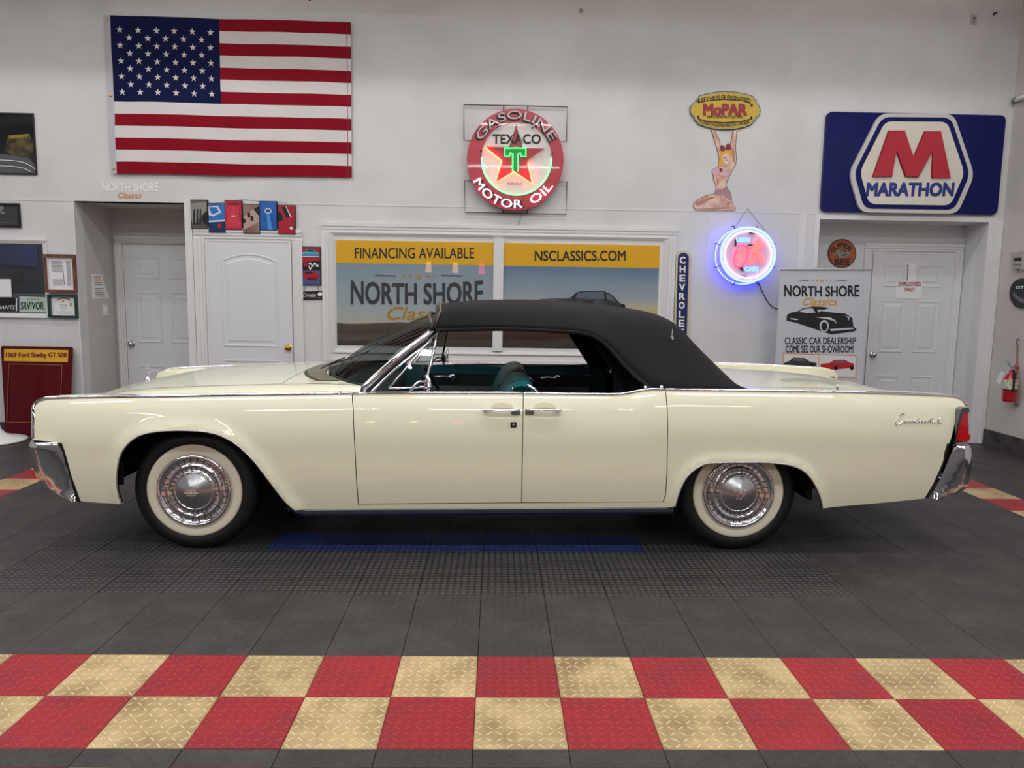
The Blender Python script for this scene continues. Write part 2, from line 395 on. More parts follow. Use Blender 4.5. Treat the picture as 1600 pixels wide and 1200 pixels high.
def tcolor(c, r):
    if r in (-2, -1) or (-2 <= r < 13 and c in (12, -12)) or (r == 12 and -12 <= c <= 12): 
        if -13 <= c <= 13: return TR_ if (c+r) % 2 else TY_
    if r == 4 and -4 <= c <= 2: return TBL
    if 2 <= r <= 7 and -8 <= c <= 5: return TV
    return TB
TM = {m.name: tile_mesh(m) for m in (TB, TR_, TY_, TBL, TV)}
EDGE = .094
SM = {m.name: tile_mesh(m, W_, EDGE) for m in (TB,)}
def seen(px, py): return -12 < px < 1612 and -10 < py < 1212
def project(X):
    d = np.array(X)-CAM; z = d@FX
    return (800+F*(d@RX)/z, 600-F*(d@UX)/z) if z > .1 else (1e6, 1e6)
cand = []; rest = []
for r in range(-17, 24):
    for c in range(-28, 17):
        x, y = (c+.5)*W_, (r+.5)*W_
        m = tcolor(c, r)
        if r == -3: y = -2*W_-EDGE/2
        elif r < -3: y = (r+.5)*W_+W_-EDGE; m = (TR_ if (c+r) % 2 else TY_) if r in (-4, -5) else TB
        if x > RXW+.1 or x < XL0 or y > RY1: continue
        if y > WY-.1 and not (x_ra < x < x_rb or x_rc < x < x_rd): continue
        px, py = project((x, y, 0))
        cs = [project((x+a*W_*.5, y+e*W_*.5, 0)) for a in (-1, 1) for e in (-1, 1)]
        vis = any(seen(*q) for q in cs+[(px, py)])
        hidden = (60 < px < 1500 and py < 790) and not (py > 690 and px > 1480)
        lit = vis and not hidden
        sz = (cs[2][0]-cs[0][0])
        (cand if lit else rest).append((sz, x, y, m, r))
cand.sort(key=lambda t: -t[0])
rest += cand[296:]; cand = cand[:296]
for sz, x, y, m, r in cand:
    o = bpy.data.objects.new('tile', (SM if r == -3 else TM)[m.name]); C.objects.link(o); o.parent = struct_floor; o.location = (x, y, random.uniform(-.0006, .0006))
bs = {}
for sz, x, y, m, r in rest:
    bb = bs.setdefault(m.name, B()); me = (SM if r == -3 else TM)[m.name]
    bb.add([(v.co.x+x, v.co.y+y, v.co.z) for v in me.vertices], [tuple(p.vertices) for p in me.polygons])
V = []; Fc = []; MI = []; ml = []
for k, (nm, bb) in enumerate(bs.items()):
    off = len(V); V += bb.v; Fc += [tuple(i+off for i in f) for f in bb.f]; MI += [k]*len(bb.f); ml.append(MATS[nm])
o = mesh('outlying_tiles', V, Fc, None, struct_floor, mats=ml, mi=MI); o['kind'] = 'stuff'

# ------------------------------------------------------------------ the car (local frame: x to the rear, y away from the camera side, z up)
car = thing('car', 'long cream four-door convertible with black soft top, parked side-on across the floor', 'car', tuple(CT), rotz=PHI)
def xarch(c, rows): return [Q(x, y, -.93) for x, y in rows]
ARCH_F = [Q(x, y, -.93) for x, y in [(192, 787), (187, 770), (185.5, 745), (189, 719), (196, 702), (209, 687.4), (228.7, 676.8), (262, 672), (295, 671.5), (328, 674), (354.6, 682.4), (377.8, 697.3), (401, 720.5), (421, 747), (444, 778.5), (460.6, 796)]]
ARCH_R = [Q(x, y, -.93) for x, y in [(1054, 791), (1057.8, 774), (1064.8, 755), (1075, 739), (1091, 727), (1108.5, 722), (1157.5, 720.7), (1210, 722), (1241.5, 728.8), (1259, 741), (1271, 758.5), (1280, 779.5), (1283, 793)]]
AF = np.array([(p[0], p[2]) for p in cat(ARCH_F, 4)]); AR = np.array([(p[0], p[2]) for p in cat(ARCH_R, 4)])
def pdist(pl, x, z):
    a = pl[:-1]; d = pl[1:]-a; t = np.clip(((np.array([x, z])-a)*d).sum(1)/(d*d).sum(1), 0, 1)
    q = a+d*t[:, None]-np.array([x, z]); return math.sqrt((q*q).sum(1).min())
BZX = [-2.3, -1.6, -.73, .8, 1.0, 1.93, 2.58]; BZZ = [.857, .876, .901, .915, .941, .937, .921]
def hw(x, z, fl=True):
    h = .950
    zr = z-float(np.interp(x, BZX, BZZ))+.90
    h -= .78*max(0, zr-.62)**2 + 1.2*max(0, zr-.80)**2 + .30*max(0, .50-z)**2
    if x < -1.7: h -= .085*((-1.7-x)/.75)**2.2
    if x > 1.7: h -= .085*((x-1.7)/.98)**2.2
    if z > .88 and x < .9: h -= 0
    if fl:
        if x < 0 and -2.2 < x: h += .016*math.exp(-(pdist(AF, x, z)/.045)**2)
        elif 0 < x < 2.1: h += .014*math.exp(-(pdist(AR, x, z)/.04)**2)
    return h
def S(px, py, fl=False):
    y = -.93
    for _ in range(3):
        q = Q(px, py, y); y = -hw(q[0], q[2], fl)
    return (q[0], q[2])
BELT = [S(*p) for p in [(51.5, 687), (51.3, 668), (51.5, 648), (51.5, 640), (54, 633), (59.5, 627.5), (68, 624.2), (83, 622.3), (162.5, 620.5), (295, 618.8), (427.5, 616.5), (550, 614.8), (674, 614), (800, 614.2), (930, 616), (962, 616), (982, 614.2), (1000, 610.5), (1016, 608.6), (1040, 608.5), (1180, 610.5), (1308, 612.3), (1400, 615), (1478, 618), (1494, 620.5), (1504, 625.5), (1510, 634)]]
BELTC = [tuple(p) for p in cat(BELT, 6)]
def beltz(x):
    c = [p for p in BELTC if p[1] > .8]; return float(np.interp(x, [p[0] for p in c], [p[1] for p in c]))
SGN = {'near': -1, 'far': 1}
def panel(name, outline, m, parent, sg, fl=True, step=.03, flange=.022, off=0., func=None):
    """body skin cut to an (x,z) outline, curved by hw(); edges turned inwards"""
    fn = func or (lambda x, z: hw(x, z, fl))
    pts = [outline[0]]
    for p in outline[1:]+[outline[0]]:
        a = np.array(pts[-1]); d = np.array(p)-a; L = np.linalg.norm(d); k = max(1, int(L/step))
        if L < 1e-5: continue
        for i in range(1, k+1): pts.append(tuple(a+d*i/k))
    if np.linalg.norm(np.array(pts[0])-np.array(pts[-1])) < 1e-5: pts.pop()
    o = np.array(pts); x0, z0 = o.min(0); x1, z1 = o.max(0); n = len(pts)
    def inside(x, z):
        j = np.roll(o, -1, 0); c = ((o[:, 1] > z) != (j[:, 1] > z)); k = c & (x < (j[:, 0]-o[:, 0])*(z-o[:, 1])/(j[:, 1]-o[:, 1]+1e-12)+o[:, 0]); return k.sum() % 2 == 1
    ex = []
    oc = np.vstack([o, o[:1]])
    for i in range(1, int((x1-x0)/step)+1):
        for k in range(1, int((z1-z0)/step)+1):
            q = (x0+i*step+(step/2 if k % 2 else 0), z0+k*step)
            if inside(*q) and pdist(oc, *q) > step*.45: ex.append(q)
    vs, es, fs, *_ = mgeo.delaunay_2d_cdt([Vector(p) for p in pts+ex], [], [list(range(n))], 1, 1e-5)
    V = []; N = []
    for v in vs:
        h = fn(v.x, v.y)+off; e = .004
        hx = (fn(v.x+e, v.y)-fn(v.x-e, v.y))/(2*e); hz = (fn(v.x, v.y+e)-fn(v.x, v.y-e))/(2*e)
        V.append((v.x, sg*h, v.y)); N.append(Vector((-hx, sg, -hz)).normalized())
    Fs = []
    for f in fs:
        a, b_, c = [Vector(V[i]) for i in f[:3]]; nn = (b_-a).cross(c-a)
        Fs.append(tuple(f) if nn.y*sg > 0 else tuple(reversed(f)))
    # flange
    m0 = len(V)
    for q in pts:
        h = fn(*q)+off; V.append((q[0], sg*h, q[1])); N.append(None)
    for q in pts:
        h = fn(*q)+off-flange; V.append((q[0], sg*h, q[1])); N.append(None)
    cx, cz = o.mean(0)
    for i in range(n):
        j = (i+1) % n; Fs.append((m0+i, m0+j, m0+n+j, m0+n+i))
        d = np.array(pts[j])-np.array(pts[i]); nn = Vector((d[1], 0, -d[0])); 
        if nn.length: nn.normalize()
        for q in (m0+i, m0+n+i): N[q] = nn
    return mesh(name, V, Fs, m, parent, smooth=True, normals=N)
def seg(x0, x1):   # belt points between two x
    return [p for p in BELTC if x0 < p[0] < x1 and (p[1] > .84)]
G = .0022
gapA = [S(*p) for p in [(550, 615), (552, 640), (554, 690), (557, 750), (560, 788)]]
gapB = [S(*p) for p in [(817.5, 614.3), (817, 650), (816, 720), (815, 785)]]
gapC = [S(*p) for p in [(1039.5, 608.5), (1042.5, 640), (1043, 690), (1042, 740), (1040, 772), (1036, 784)]]
def sh(g, d): return [(x+d, z) for x, z in g]
arcF = [tuple(p) for p in AF]; arcR = [tuple(p) for p in AR]
front_edge = [S(*p) for p in [(90, 691), (99, 704), (124.4, 783), (160, 786)]]
rear_edge = [S(*p) for p in [(1284, 793.5), (1350, 788), (1444.5, 779), (1458.5, 755), (1472.5, 723.5), (1485, 688.5), (1492, 660.5), (1495.5, 646), (1500, 640), (1510, 637)]]
def ends(f, lo, hi): return [p for p in f if lo <= p[0] <= hi]
def bl_(x0, x1):
    pts = [p for p in BELTC if x0+.002 < p[0] < x1-.002]
    return ([(x0, beltz(x0))] if x0 > -3 else [])+pts+([(x1, beltz(x1))] if x1 < 3 else [])
belt_front = bl_(-9, gapA[0][0]-.0035)
belt_fd = bl_(gapA[0][0]+.0035, gapB[0][0]-.0035)
belt_rd = bl_(gapB[0][0]+.0035, gapC[0][0]-.0035)
belt_rq = bl_(gapC[0][0]+.0035, 9)
sillz = lambda x: float(np.interp(x, [gapA[-1][0], gapC[-1][0]], [gapA[-1][1], gapC[-1][1]]))
zt = Q(461, 795.5, -.93)[2]; zt2 = Q(1056, 791.5, -.93)[2]
for side, sg in SGN.items():
    fend = belt_front+sh(gapA, -G)+[(gapA[-1][0]-G, sillz(gapA[-1][0])-.028)]+list(reversed(arcF))+list(reversed(front_edge))
    panel('front_fender', fend, CREAM, car, sg)
    d1 = panel('front_door', belt_fd+sh(gapB, -G)+[(gapB[-1][0]-G, sillz(gapB[-1][0])+.003), (gapA[-1][0]+G, sillz(gapA[-1][0])+.003)]+list(reversed(sh(gapA, G)))[1:], CREAM, car, sg)
    d2 = panel('rear_door', belt_rd+sh(gapC, -G)+[(gapB[-1][0]+G, sillz(gapB[-1][0])+.003)]+list(reversed(sh(gapB, G)))[1:], CREAM, car, sg)
    rq = belt_rq+list(reversed(rear_edge))+list(reversed(arcR))+[(AR[0][0]-.01, sillz(1.0)-.02), (gapC[-1][0]+G+.02, sillz(1.0)-.0)]+list(reversed(sh(gapC, G)))
    panel('rear_quarter', rq, CREAM, car, sg)
    # sill below the doors and its bright rocker moulding
    xa, xb = gapA[-1][0]-.0, AR[0][0]-.012
    panel('sill', [(xa-.001, sillz(xa)-.001), (xb, sillz(xb)-.001), (xb+.002, zt2), (xa, zt+.0)], CREAM, car, sg, off=-.001)
    bb = B(); xs0, xs1 = ARCH_F[-1][0]+.002, ARCH_R[0][0]-.006
    for k in range(1):
        A_ = []
        prof = [(0., .0), (.006, -.006), (.004, -.018), (-.002, -.030), (-.02, -.048), (-.06, -.050), (-.06, .0)]
        ns = 24; V = []
        for i in range(ns+1):
            x = xs0+(xs1-xs0)*i/ns; zz = zt+(zt2-zt)*i/ns; hh = hw(x, zz, False)
            e = .05 if i == 0 else 0
            for (dy, dz) in prof: V.append((x+(e if dz < -.02 else 0), sg*(hh+dy), zz+dz))
        k_ = len(prof)
        Fs = [(i*k_+j, i*k_+(j+1) % k_, (i+1)*k_+(j+1) % k_, (i+1)*k_+j) for i in range(ns) for j in range(k_)]+[tuple(range(k_)), tuple(ns*k_+j for j in range(k_))]
        bb.add(V, Fs)
    bb.build('rocker_moulding', mat('bright_rocker', (150, 152, 160), .2, metal=1.), car)
    # chrome belt moulding, one length per panel
    for bl, par in ((belt_front, car), (belt_fd, d1), (belt_rd, d2), (belt_rq, car)):
        B().tube([(x, sg*(hw(x, z, False)-.004), z) for x, z in bl], 0, n=10, sec=(.013, .0085)).build('belt_moulding', CHROME, par, True)
    # bright lips of the wheel openings
    for ar in (arcF, arcR):
        B().tube([(x, sg*(hw(x, z)-.003), z) for x, z in ar], .0045, n=6).build('wheel_opening_trim', STEEL, car, True)
    # handles
    for (dr, x0, x1, k0, k1) in ((d1, 753, 812, 768, 802), (d2, 822, 878, 834, 870)):
        a = Q(x0, 640, -.95); c_ = Q(x1, 640, -.95); z = (a[2]+c_[2])/2-.006; hh = hw((a[0]+c_[0])/2, z, False)
        w0 = Q(k0, 632, -.95); w1 = Q(k1, 640, -.95)
        hd = B().tube([(a[0]+.004+(c_[0]-a[0]-.008)*t, sg*(hh+.022+.008*math.sin(PI*t)), z+.002) for t in np.linspace(0, 1, 12)], 0, n=10, sec=(.011, .0065)).build('door_handle', CHROME, dr, True)
        xe = c_[0]-.02 if dr is d1 else a[0]+.02
        q = B()
        q.box((xe-.024, sg*(hh-.004), z-.022), (xe+.024, sg*(hh+.016), z+.004))
        q.build('handle_button', CHROME, hd)
        xm = c_[0]-.03 if dr is d2 else a[0]+.012
        B().box((xm, sg*(hh-.004), z-.004), (xm+.018, sg*(hh+.02), z+.006)).build('handle_mount', CHROME, hd)
        q = B(); cx = (w0[0]+w1[0])/2; rx = abs(w1[0]-w0[0])/2
        q.add([(cx+rx*math.cos(t), sg*(hw(cx+rx*math.cos(t), z+.03*math.sin(t), False)+.0012), z+.012+.026*math.sin(t)) for t in np.linspace(0, PI, 16)], [tuple(range(16))])
        q.build('handle_recess', mat('recess_cream', (214, 206, 172), .5), hd)
    a = Q(802.5, 664, -.95); hh = hw(a[0], a[2], False)
    B().box((a[0]-.016, sg*(hh-.002), a[2]-.014), (a[0]+.016, sg*(hh+.006), a[2]+.014)).build('lock_badge', mat('dark_badge', (60, 60, 66), .25, metal=.8), d1)
    B().lathe([(0, 0), (.008, 0), (.008, .003)], (a[0], sg*(hh+.006)-.0015, a[2]), n=14).build('lock_cylinder', CHROME, d1, True)
# script badge on the near rear quarter
sc_pts = [[(1413, 647), (1408, 646), (1403, 652), (1399, 660), (1400, 663.5), (1405, 662), (1411, 658), (1414, 657), (1413, 660), (1416, 661), (1418, 657.5), (1420, 660.5), (1423, 656.5), (1423, 660.5), (1427, 657), (1428, 660.5), (1432, 652.5), (1430.5, 660), (1434, 658), (1436, 657), (1435, 660.5), (1440, 656.5), (1440, 660.5), (1444, 657), (1446, 660), (1450, 658), (1454, 651.5), (1452, 660), (1455, 657), (1456, 660.5), (1460, 657), (1460, 660.5), (1465, 656), (1469.5, 650), (1465.5, 660.5), (1471, 660.5)],
          [(1429, 655), (1437, 654)], [(1450, 654.5), (1458, 653.5)]]
bb = B()
for st in sc_pts:
    cu = cat([(p[0], p[1], 0) for p in st], 3); pp = []
    for c_ in cu:
        x, z = S(c_[0], c_[1]); pp.append((x, -(hw(x, z, False)+.004), z))
    bb.tube(pp, .0026, n=5)
bb.build('script_badge', CHROME, car, True)

# fender blades (flat tops inboard of the belt), hood, cowl, deck
SEAM = [(Q(x, y, -.70)[0], Q(x, y, -.70)[2]) for x, y in [(150, 621), (195, 611), (245, 606), (311, 603), (427, 599.8), (520, 598.5)]]
CROWN = [(Q(x, y, 0)[0], Q(x, y, 0)[2]) for x, y in [(182, 610.5), (200, 604), (230, 594), (262, 588), (300, 583), (400, 578), (520, 574.5)]]
SEAM = [(-2.46, SEAM[0][1]-.075), (-2.36, SEAM[0][1]-.04)]+SEAM; CROWN = [(-2.50, CROWN[0][1]-.02)]+CROWN
XH0, XH1 = -2.47, -1.17
def hoodz(x, y):
    zs_, zc_ = interp(x, SEAM), interp(x, CROWN); u = abs(y)/.70
    return zs_+(zc_-zs_)*(1-u**2.4)
def grid(name, xs, ys, zf, m, parent, xf=None, smooth=True):
    V = [((xf(x, y) if xf else x), y, zf(x, y)) for x in xs for y in ys]; k = len(ys)
    return mesh(name, V, [(i*k+j, (i+1)*k+j, (i+1)*k+j+1, i*k+j+1) for i in range(len(xs)-1) for j in range(k-1)], m, parent, smooth)
for sg in (-1, 1):
    xs = [p[0] for p in belt_front if p[1] > .83]; xs = list(np.linspace(min(xs), -.70, 60)); V = []
    for x in xs:
        zb = beltz(x); z2 = max(interp(x, SEAM), zb+.004); zi = min(interp(x, SEAM), z2)-(.03 if x > -2.1 else .14)
        yo = hw(x, zb, False)-.006
        yi = .70 if x < -.95 else .70+.09*min(1, (x+.95)/.25)
        for k in range(6):
            t = k/5; V.append((x, sg*(yo+(yi+.006-yo)*t), zb+(z2-zb)*(1-(1-t)**2)+.0))
        V.append((x, sg*(yi+.003), z2-.004)); V.append((x, sg*(yi+.003), zi))
    k = 8
    mesh('fender_top', V, [(i*k+j, (i+1)*k+j, (i+1)*k+j+1, i*k+j+1) for i in range(len(xs)-1) for j in range(k-1)], CREAM, car, True)
    # rounded nose of the blade
    V = []; bl = [p for p in BELTC if p[0] < -2.2][:40]
    bl = [p for p in BELTC if p[0] < xs[0]+.002 or p[1] <= .83]; bl = [p for p in bl if p[0] < -2]+[(xs[0], beltz(xs[0]))]
    bl = [(bl[0][0], .56)]+bl
    for (x, z) in bl: V += [(x, sg*(hw(x, z, False)-.004), z), (x-.0, sg*.70, z+.004)]
    mesh('fender_nose', V, [(2*i, 2*i+1, 2*i+3, 2*i+2) for i in range(len(bl)-1)], CREAM, car, True)
    mesh('nose_inner', [(x, sg*.70, z+.004) for x, z in bl]+[(bl[-1][0]+.10, sg*.70, bl[-1][1]), (bl[-1][0]+.10, sg*.70, .56)], [tuple(range(len(bl)+2))], CREAM, car)
    xs = list(np.linspace(1.45, BELTC[-1][0], 40)); V = []
    for x in xs:
        zb = beltz(x) if x < 2.6 else float(np.interp(x, [p[0] for p in belt_rq], [p[1] for p in belt_rq])); zi = min(zb-.06, .86)
        yo = hw(x, zb, False)-.006; yi = .74
        for k in range(6):
            t = k/5; V.append((x, sg*(yo+(yi-yo)*t), zb+.006*(1-(1-t)**2)))
        V.append((x, sg*yi, zb-.004)); V.append((x, sg*yi, zi))
    mesh('quarter_top', V, [(i*8+j, (i+1)*8+j, (i+1)*8+j+1, i*8+j+1) for i in range(len(xs)-1) for j in range(7)], CREAM, car, True)
hood_ys = list(np.linspace(-.697, .697, 29))
hood = grid('hood', [XH0-.006, XH0-.004]+list(np.linspace(XH0, XH1-.003, 44)), hood_ys, lambda x, y: hoodz(x, y)-(.07 if x < XH0-.005 else .01 if x < XH0-.002 else 0), CREAM, car)
def cowlz(x, y): return interp(min(x, -.9), SEAM)+(interp(min(x, -1.03), CROWN)-interp(min(x, -.9), SEAM))*(1-(abs(y)/.70)**2.4)-.001
WB = lambda y: -1.02+.33*(abs(y)/.80)**2.4          # windshield base line in plan
cx_ = list(np.linspace(0, 1, 12))
V = []; ys = list(np.linspace(-.78, .78, 41))
for t in cx_:
    for y in ys:
        x = XH1+(WB(y)+.01-XH1)*t; yy = y*(1-.1*(1-t)) ; V.append((x, yy, cowlz(x, min(abs(yy), .7))))
mesh('cowl', V, [(i*41+j, (i+1)*41+j, (i+1)*41+j+1, i*41+j+1) for i in range(11) for j in range(40)], CREAM, car, True)
gl = B()
for i in range(26):
    y = -.60+i*.048
    gl.box((WB(y)-.13, y-.008, cowlz(WB(y)-.13, y)+.002), (WB(y)-.02, y+.008, cowlz(WB(y)-.02, y)+.008))
V = []
ys = list(np.linspace(-.62, .64, 30))
for y in ys: V += [(WB(y)-.15, y, cowlz(WB(y)-.15, y)+.0025), (WB(y)-.012, y, cowlz(WB(y)-.012, y)+.0025)]
cg = mesh('cowl_grille', V, [(2*i, 2*i+1, 2*i+3, 2*i+2) for i in range(29)], mat('dark_grille_slot', (60, 58, 50), .6), car)
gl.build('grille_bars', mat('cream_grey_louver', (170, 165, 146), .35, metal=.4), cg)
# hood ornament
a = Q(231.5, 603, 0); oz = hoodz(a[0], 0)
orn = B().lathe([(0, -.002), (.022, -.002), (.02, .006), (.008, .014), (.006, .03), (0, .03)], (a[0], 0, oz), 'Z', 16).build('hood_ornament', CHROME, car, True)
ob = B().box((a[0]-.006, -.003, oz+.028), (a[0]+.006, .003, oz+.12)).box((a[0]-.024, -.003, oz+.062), (a[0]+.024, .003, oz+.070)).box((a[0]-.012, -.012, oz+.045), (a[0]+.012, .012, oz+.052))
for dx in (-.013, .013): ob.box((a[0]+dx-.002, -.003, oz+.038), (a[0]+dx+.002, .003, oz+.098))
ob.box((a[0]-.013, -.003, oz+.096), (a[0]+.013, .003, oz+.10)).box((a[0]-.013, -.003, oz+.036), (a[0]+.013, .003, oz+.04)).build('star_emblem', mat('bright_plated_metal', (214, 214, 220), .35, metal=.6), orn)
# deck
DC = [(1.3, .94), (1.8, .938), (2.1, .93)]+[(Q(x, y, 0)[0], Q(x, y, 0)[2]) for x, y in [(1287, 589.5), (1326, 595.5), (1356, 602.5), (1386, 609.6)]]
def deckz(x, y):
    z = interp(x, DC); u = abs(y)/.74; zb = min(.915, z+.0); return z-(.015+.03*max(0, (x-1.6)))*u**2.2
grid('rear_deck', list(np.linspace(1.44, 2.735, 40)), list(np.linspace(-.737, .737, 25)), deckz, CREAM, car)
# front and rear faces
def face_strip(name, x0, pts, m):   # closing panels across the car
    b = B(); b.box(*pts); return b.build(name, m, car)
nose = B().box((-2.44, -.72, .40), (-2.40, .72, .72)).build('grille', mat('dark_grille', (30, 30, 32), .5), car)
gb = B()
for i in range(7): gb.box((-2.47, -.52, .45+i*.038), (-2.441, .52, .456+i*.038))
for i in range(27): gb.box((-2.472, -.52+i*.04, .44), (-2.442, -.515+i*.04, .71))
gb.build('grille_bars', CHROME, nose)
for sg in (-1, 1):
    for yy in (.58, .765):
        h = B().lathe([(.085, .0), (.085, -.02), (.078, -.022)], (-2.425, sg*yy, .66), 'X', 28).build('headlight', CHROME, car, True)
        B().lathe([(.078, -.012), (.06, -.024), (.03, -.03), (0.001, -.032)], (-2.425, sg*yy, .66), 'X', 28).build('lens', mat('headlight_glass', (200, 205, 210), .08, coat=1.), h, True)
B().box((2.60, -.74, .50), (2.63, .74, .84)).build('rear_panel', mat('rear_grille', (120, 120, 124), .3, metal=1.), car)
B().box((-2.42, -.88, .36), (-2.38, .88, .60)).box((2.50, -.86, .34), (2.54, .86, .62)).build('bumper_support', DARK, car)
# bumpers
def bumper(rows, sgx, name):
    rr = []
    for (zt_, xt, xl) in rows:
        sd = []
        R = .10; d = abs(xt-xl); R = min(R, d*.8)
        ya = .955 if sgx < 0 else .935
        sd.append((xt, hw(xt, .5, False)+.002))
        xm = xl-sgx*R
        for t in np.linspace(0, PI/2, 8): sd.append((xm+sgx*R*math.sin(t), ya-.02-.13*(1-math.cos(t))))
        yl_ = sd[-1][1]
        for t in np.linspace(0, 1, 9)[1:]: sd.append((xl+sgx*.035*math.sin(t*PI/2), yl_*(1-t)))
        full = [(x, -y) for x, y in sd]+[(x, y) for x, y in reversed(sd[:-1])]
        rr.append([(x, y, zt_) for x, y in full])
    # top lip folded inwards
    lip = [(x-sgx*.03 if abs(y) < .86 else x, y*.965, z-.004) for x, y, z in rr[0]]
    top = [(x-sgx*.008 if abs(y) < .86 else x, y*.992, z+.006) for x, y, z in rr[0]]
    rr = [lip, top]+rr; k = len(rr[0]); V = [p for r in rr for p in r]
    o = mesh(name, V, [(i*k+j, i*k+j+1, (i+1)*k+j+1, (i+1)*k+j) for i in range(len(rr)-1) for j in range(k-1)], CHROME, car, True)
    return o
def brow(rows):
    out = []
    for (y, a, b_) in rows: xx = Q(a, y, -.90)[0]; xx = Q(a, y, -hw(xx, .5, False))[0]; out.append((Q((a+b_)/2, y, -.90)[2], xx, Q(b_, y, -.85)[0]))
    return out
def dens(rows, n=24):
    ys = [r[0] for r in rows]; return [(y, float(np.interp(y, ys, [r[1] for r in rows])), float(np.interp(y, ys, [r[2] for r in rows]))) for y in np.linspace(ys[0], ys[-1], n)]
fr = [(692, 89, 47.5), (695, 93, 45.5), (700, 96, 45), (706, 98, 45.5), (718, 101.5, 48), (730, 105, 51), (749, 110.5, 58), (765, 115, 67), (776, 118, 88), (781.5, 120, 112)]
rr_ = [(698, 1492, 1517), (700, 1490.5, 1519.5), (704, 1489.5, 1521), (715, 1484, 1521.5), (730, 1478, 1521), (745, 1471.5, 1519), (758, 1464.5, 1516), (766, 1460, 1511), (772, 1458, 1500), (779, 1456, 1466)]
bumper(brow(dens(fr)), -1, 'front_bumper'); bumper(brow(dens(rr_)), 1, 'rear_bumper')
# taillights
tl = [(1502, 646.5), (1506, 643.5), (1511.5, 644), (1512.5, 660), (1512.8, 678), (1515.8, 680), (1515, 686), (1511, 689), (1491.8, 689), (1494, 675), (1497.5, 660)]
bz = [(1499, 640), (1502, 637.5), (1508, 636.5), (1511.5, 637), (1512, 644), (1506, 643.5), (1502, 646.5), (1497.5, 660), (1494, 675), (1491.8, 689), (1491, 694), (1487, 694), (1490.3, 678), (1494, 660), (1497, 647)]
TLR = mat('tail_light_red', (190, 8, 22), .12, coat=1., emit=(150, 4, 14), es=.12)
for sg in (-1, 1):
    z_ = B().prism([(Q(x, y, -.87)[0], sg*.885, Q(x, y, -.87)[2]) for x, y in bz], (0, -sg*.16, 0)).build('tail_light_bezel', mat('smoked_chrome', (120, 120, 126), .15, metal=1.), car)
    B().prism([(Q(x, y, -.87)[0], sg*.875, Q(x, y, -.87)[2]) for x, y in tl], (0, -sg*.14, 0)).build('tail_light', TLR, car)
    fg = [(1490, 692), (1512, 690), (1512, 697), (1489, 697)]
    B().prism([(Q(x, y, -.87)[0], sg*.87, Q(x, y, -.87)[2]) for x, y in fg], (0, -sg*.13, 0)).build('reflector', mat('grey_lens', (120, 110, 108), .3), car)
    # dark gap strip behind the quarter edge
    gp = [(1484, 694), (1487.5, 694), (1482, 716), (1471, 745), (1459, 768), (1455, 779.5), (1447, 780), (1460, 755), (1474, 723)]
    B().prism([(Q(x, y, -.90)[0], sg*.88, Q(x, y, -.90)[2]) for x, y in gp], (0, -sg*.2, 0)).build('bumper_gap_panel', BLACK, car)
    gp = [(90, 692), (96, 692), (101, 704), (126, 784), (120, 783), (112, 760), (98, 705)]
    B().prism([(Q(x, y, -.90)[0], sg*.905, Q(x, y, -.90)[2]) for x, y in gp], (0, -sg*.2, 0)).build('bumper_gap_panel', BLACK, car)
a = Q(1308.5, 606, -.90)
B().tube([(a[0], -.895, a[2]-.01), (a[0], -.895, a[2]+.018)], [.01, .004], n=8).build('antenna_base', CHROME, car, True)
# underbody
u = B().box((-2.0, -.60, .21), (1.8, .60, .62)).box((-2.3, -.60, .40), (2.4, .60, .64))
for x0, x1 in ((-2.35, -1.1), (1.0, 1.86)): u.box((x0+.1, -.84, .70), (x1, .84, .74)); u.box((x0+.15, -.84, .36), (x0+.17, .84, .72)); u.box((x1-.02, -.86, .30), (x1, .86, .72))
u.box((-1.1, -.90, .235), (1.0, .90, .30)); u.box((1.86, -.84, .40), (2.45, .84, .44)); u.box((-2.34, -.82, .38), (-2.05, .82, .42))
u.build('underbody', DARK, car)
# inner body walls: line the gaps, carry the door cards
for sg in (-1, 1):
    V = []; q = B()
    q.box((-2.34, sg*.83, .36), (-2.02, sg*.81, .76)); q.box((-1.1, sg*.885, .29), (1.0, sg*.865, .84)); q.box((1.84, sg*.83, .36), (2.45, sg*.81, .82))
    q.build('inner_shell', DARK, car)

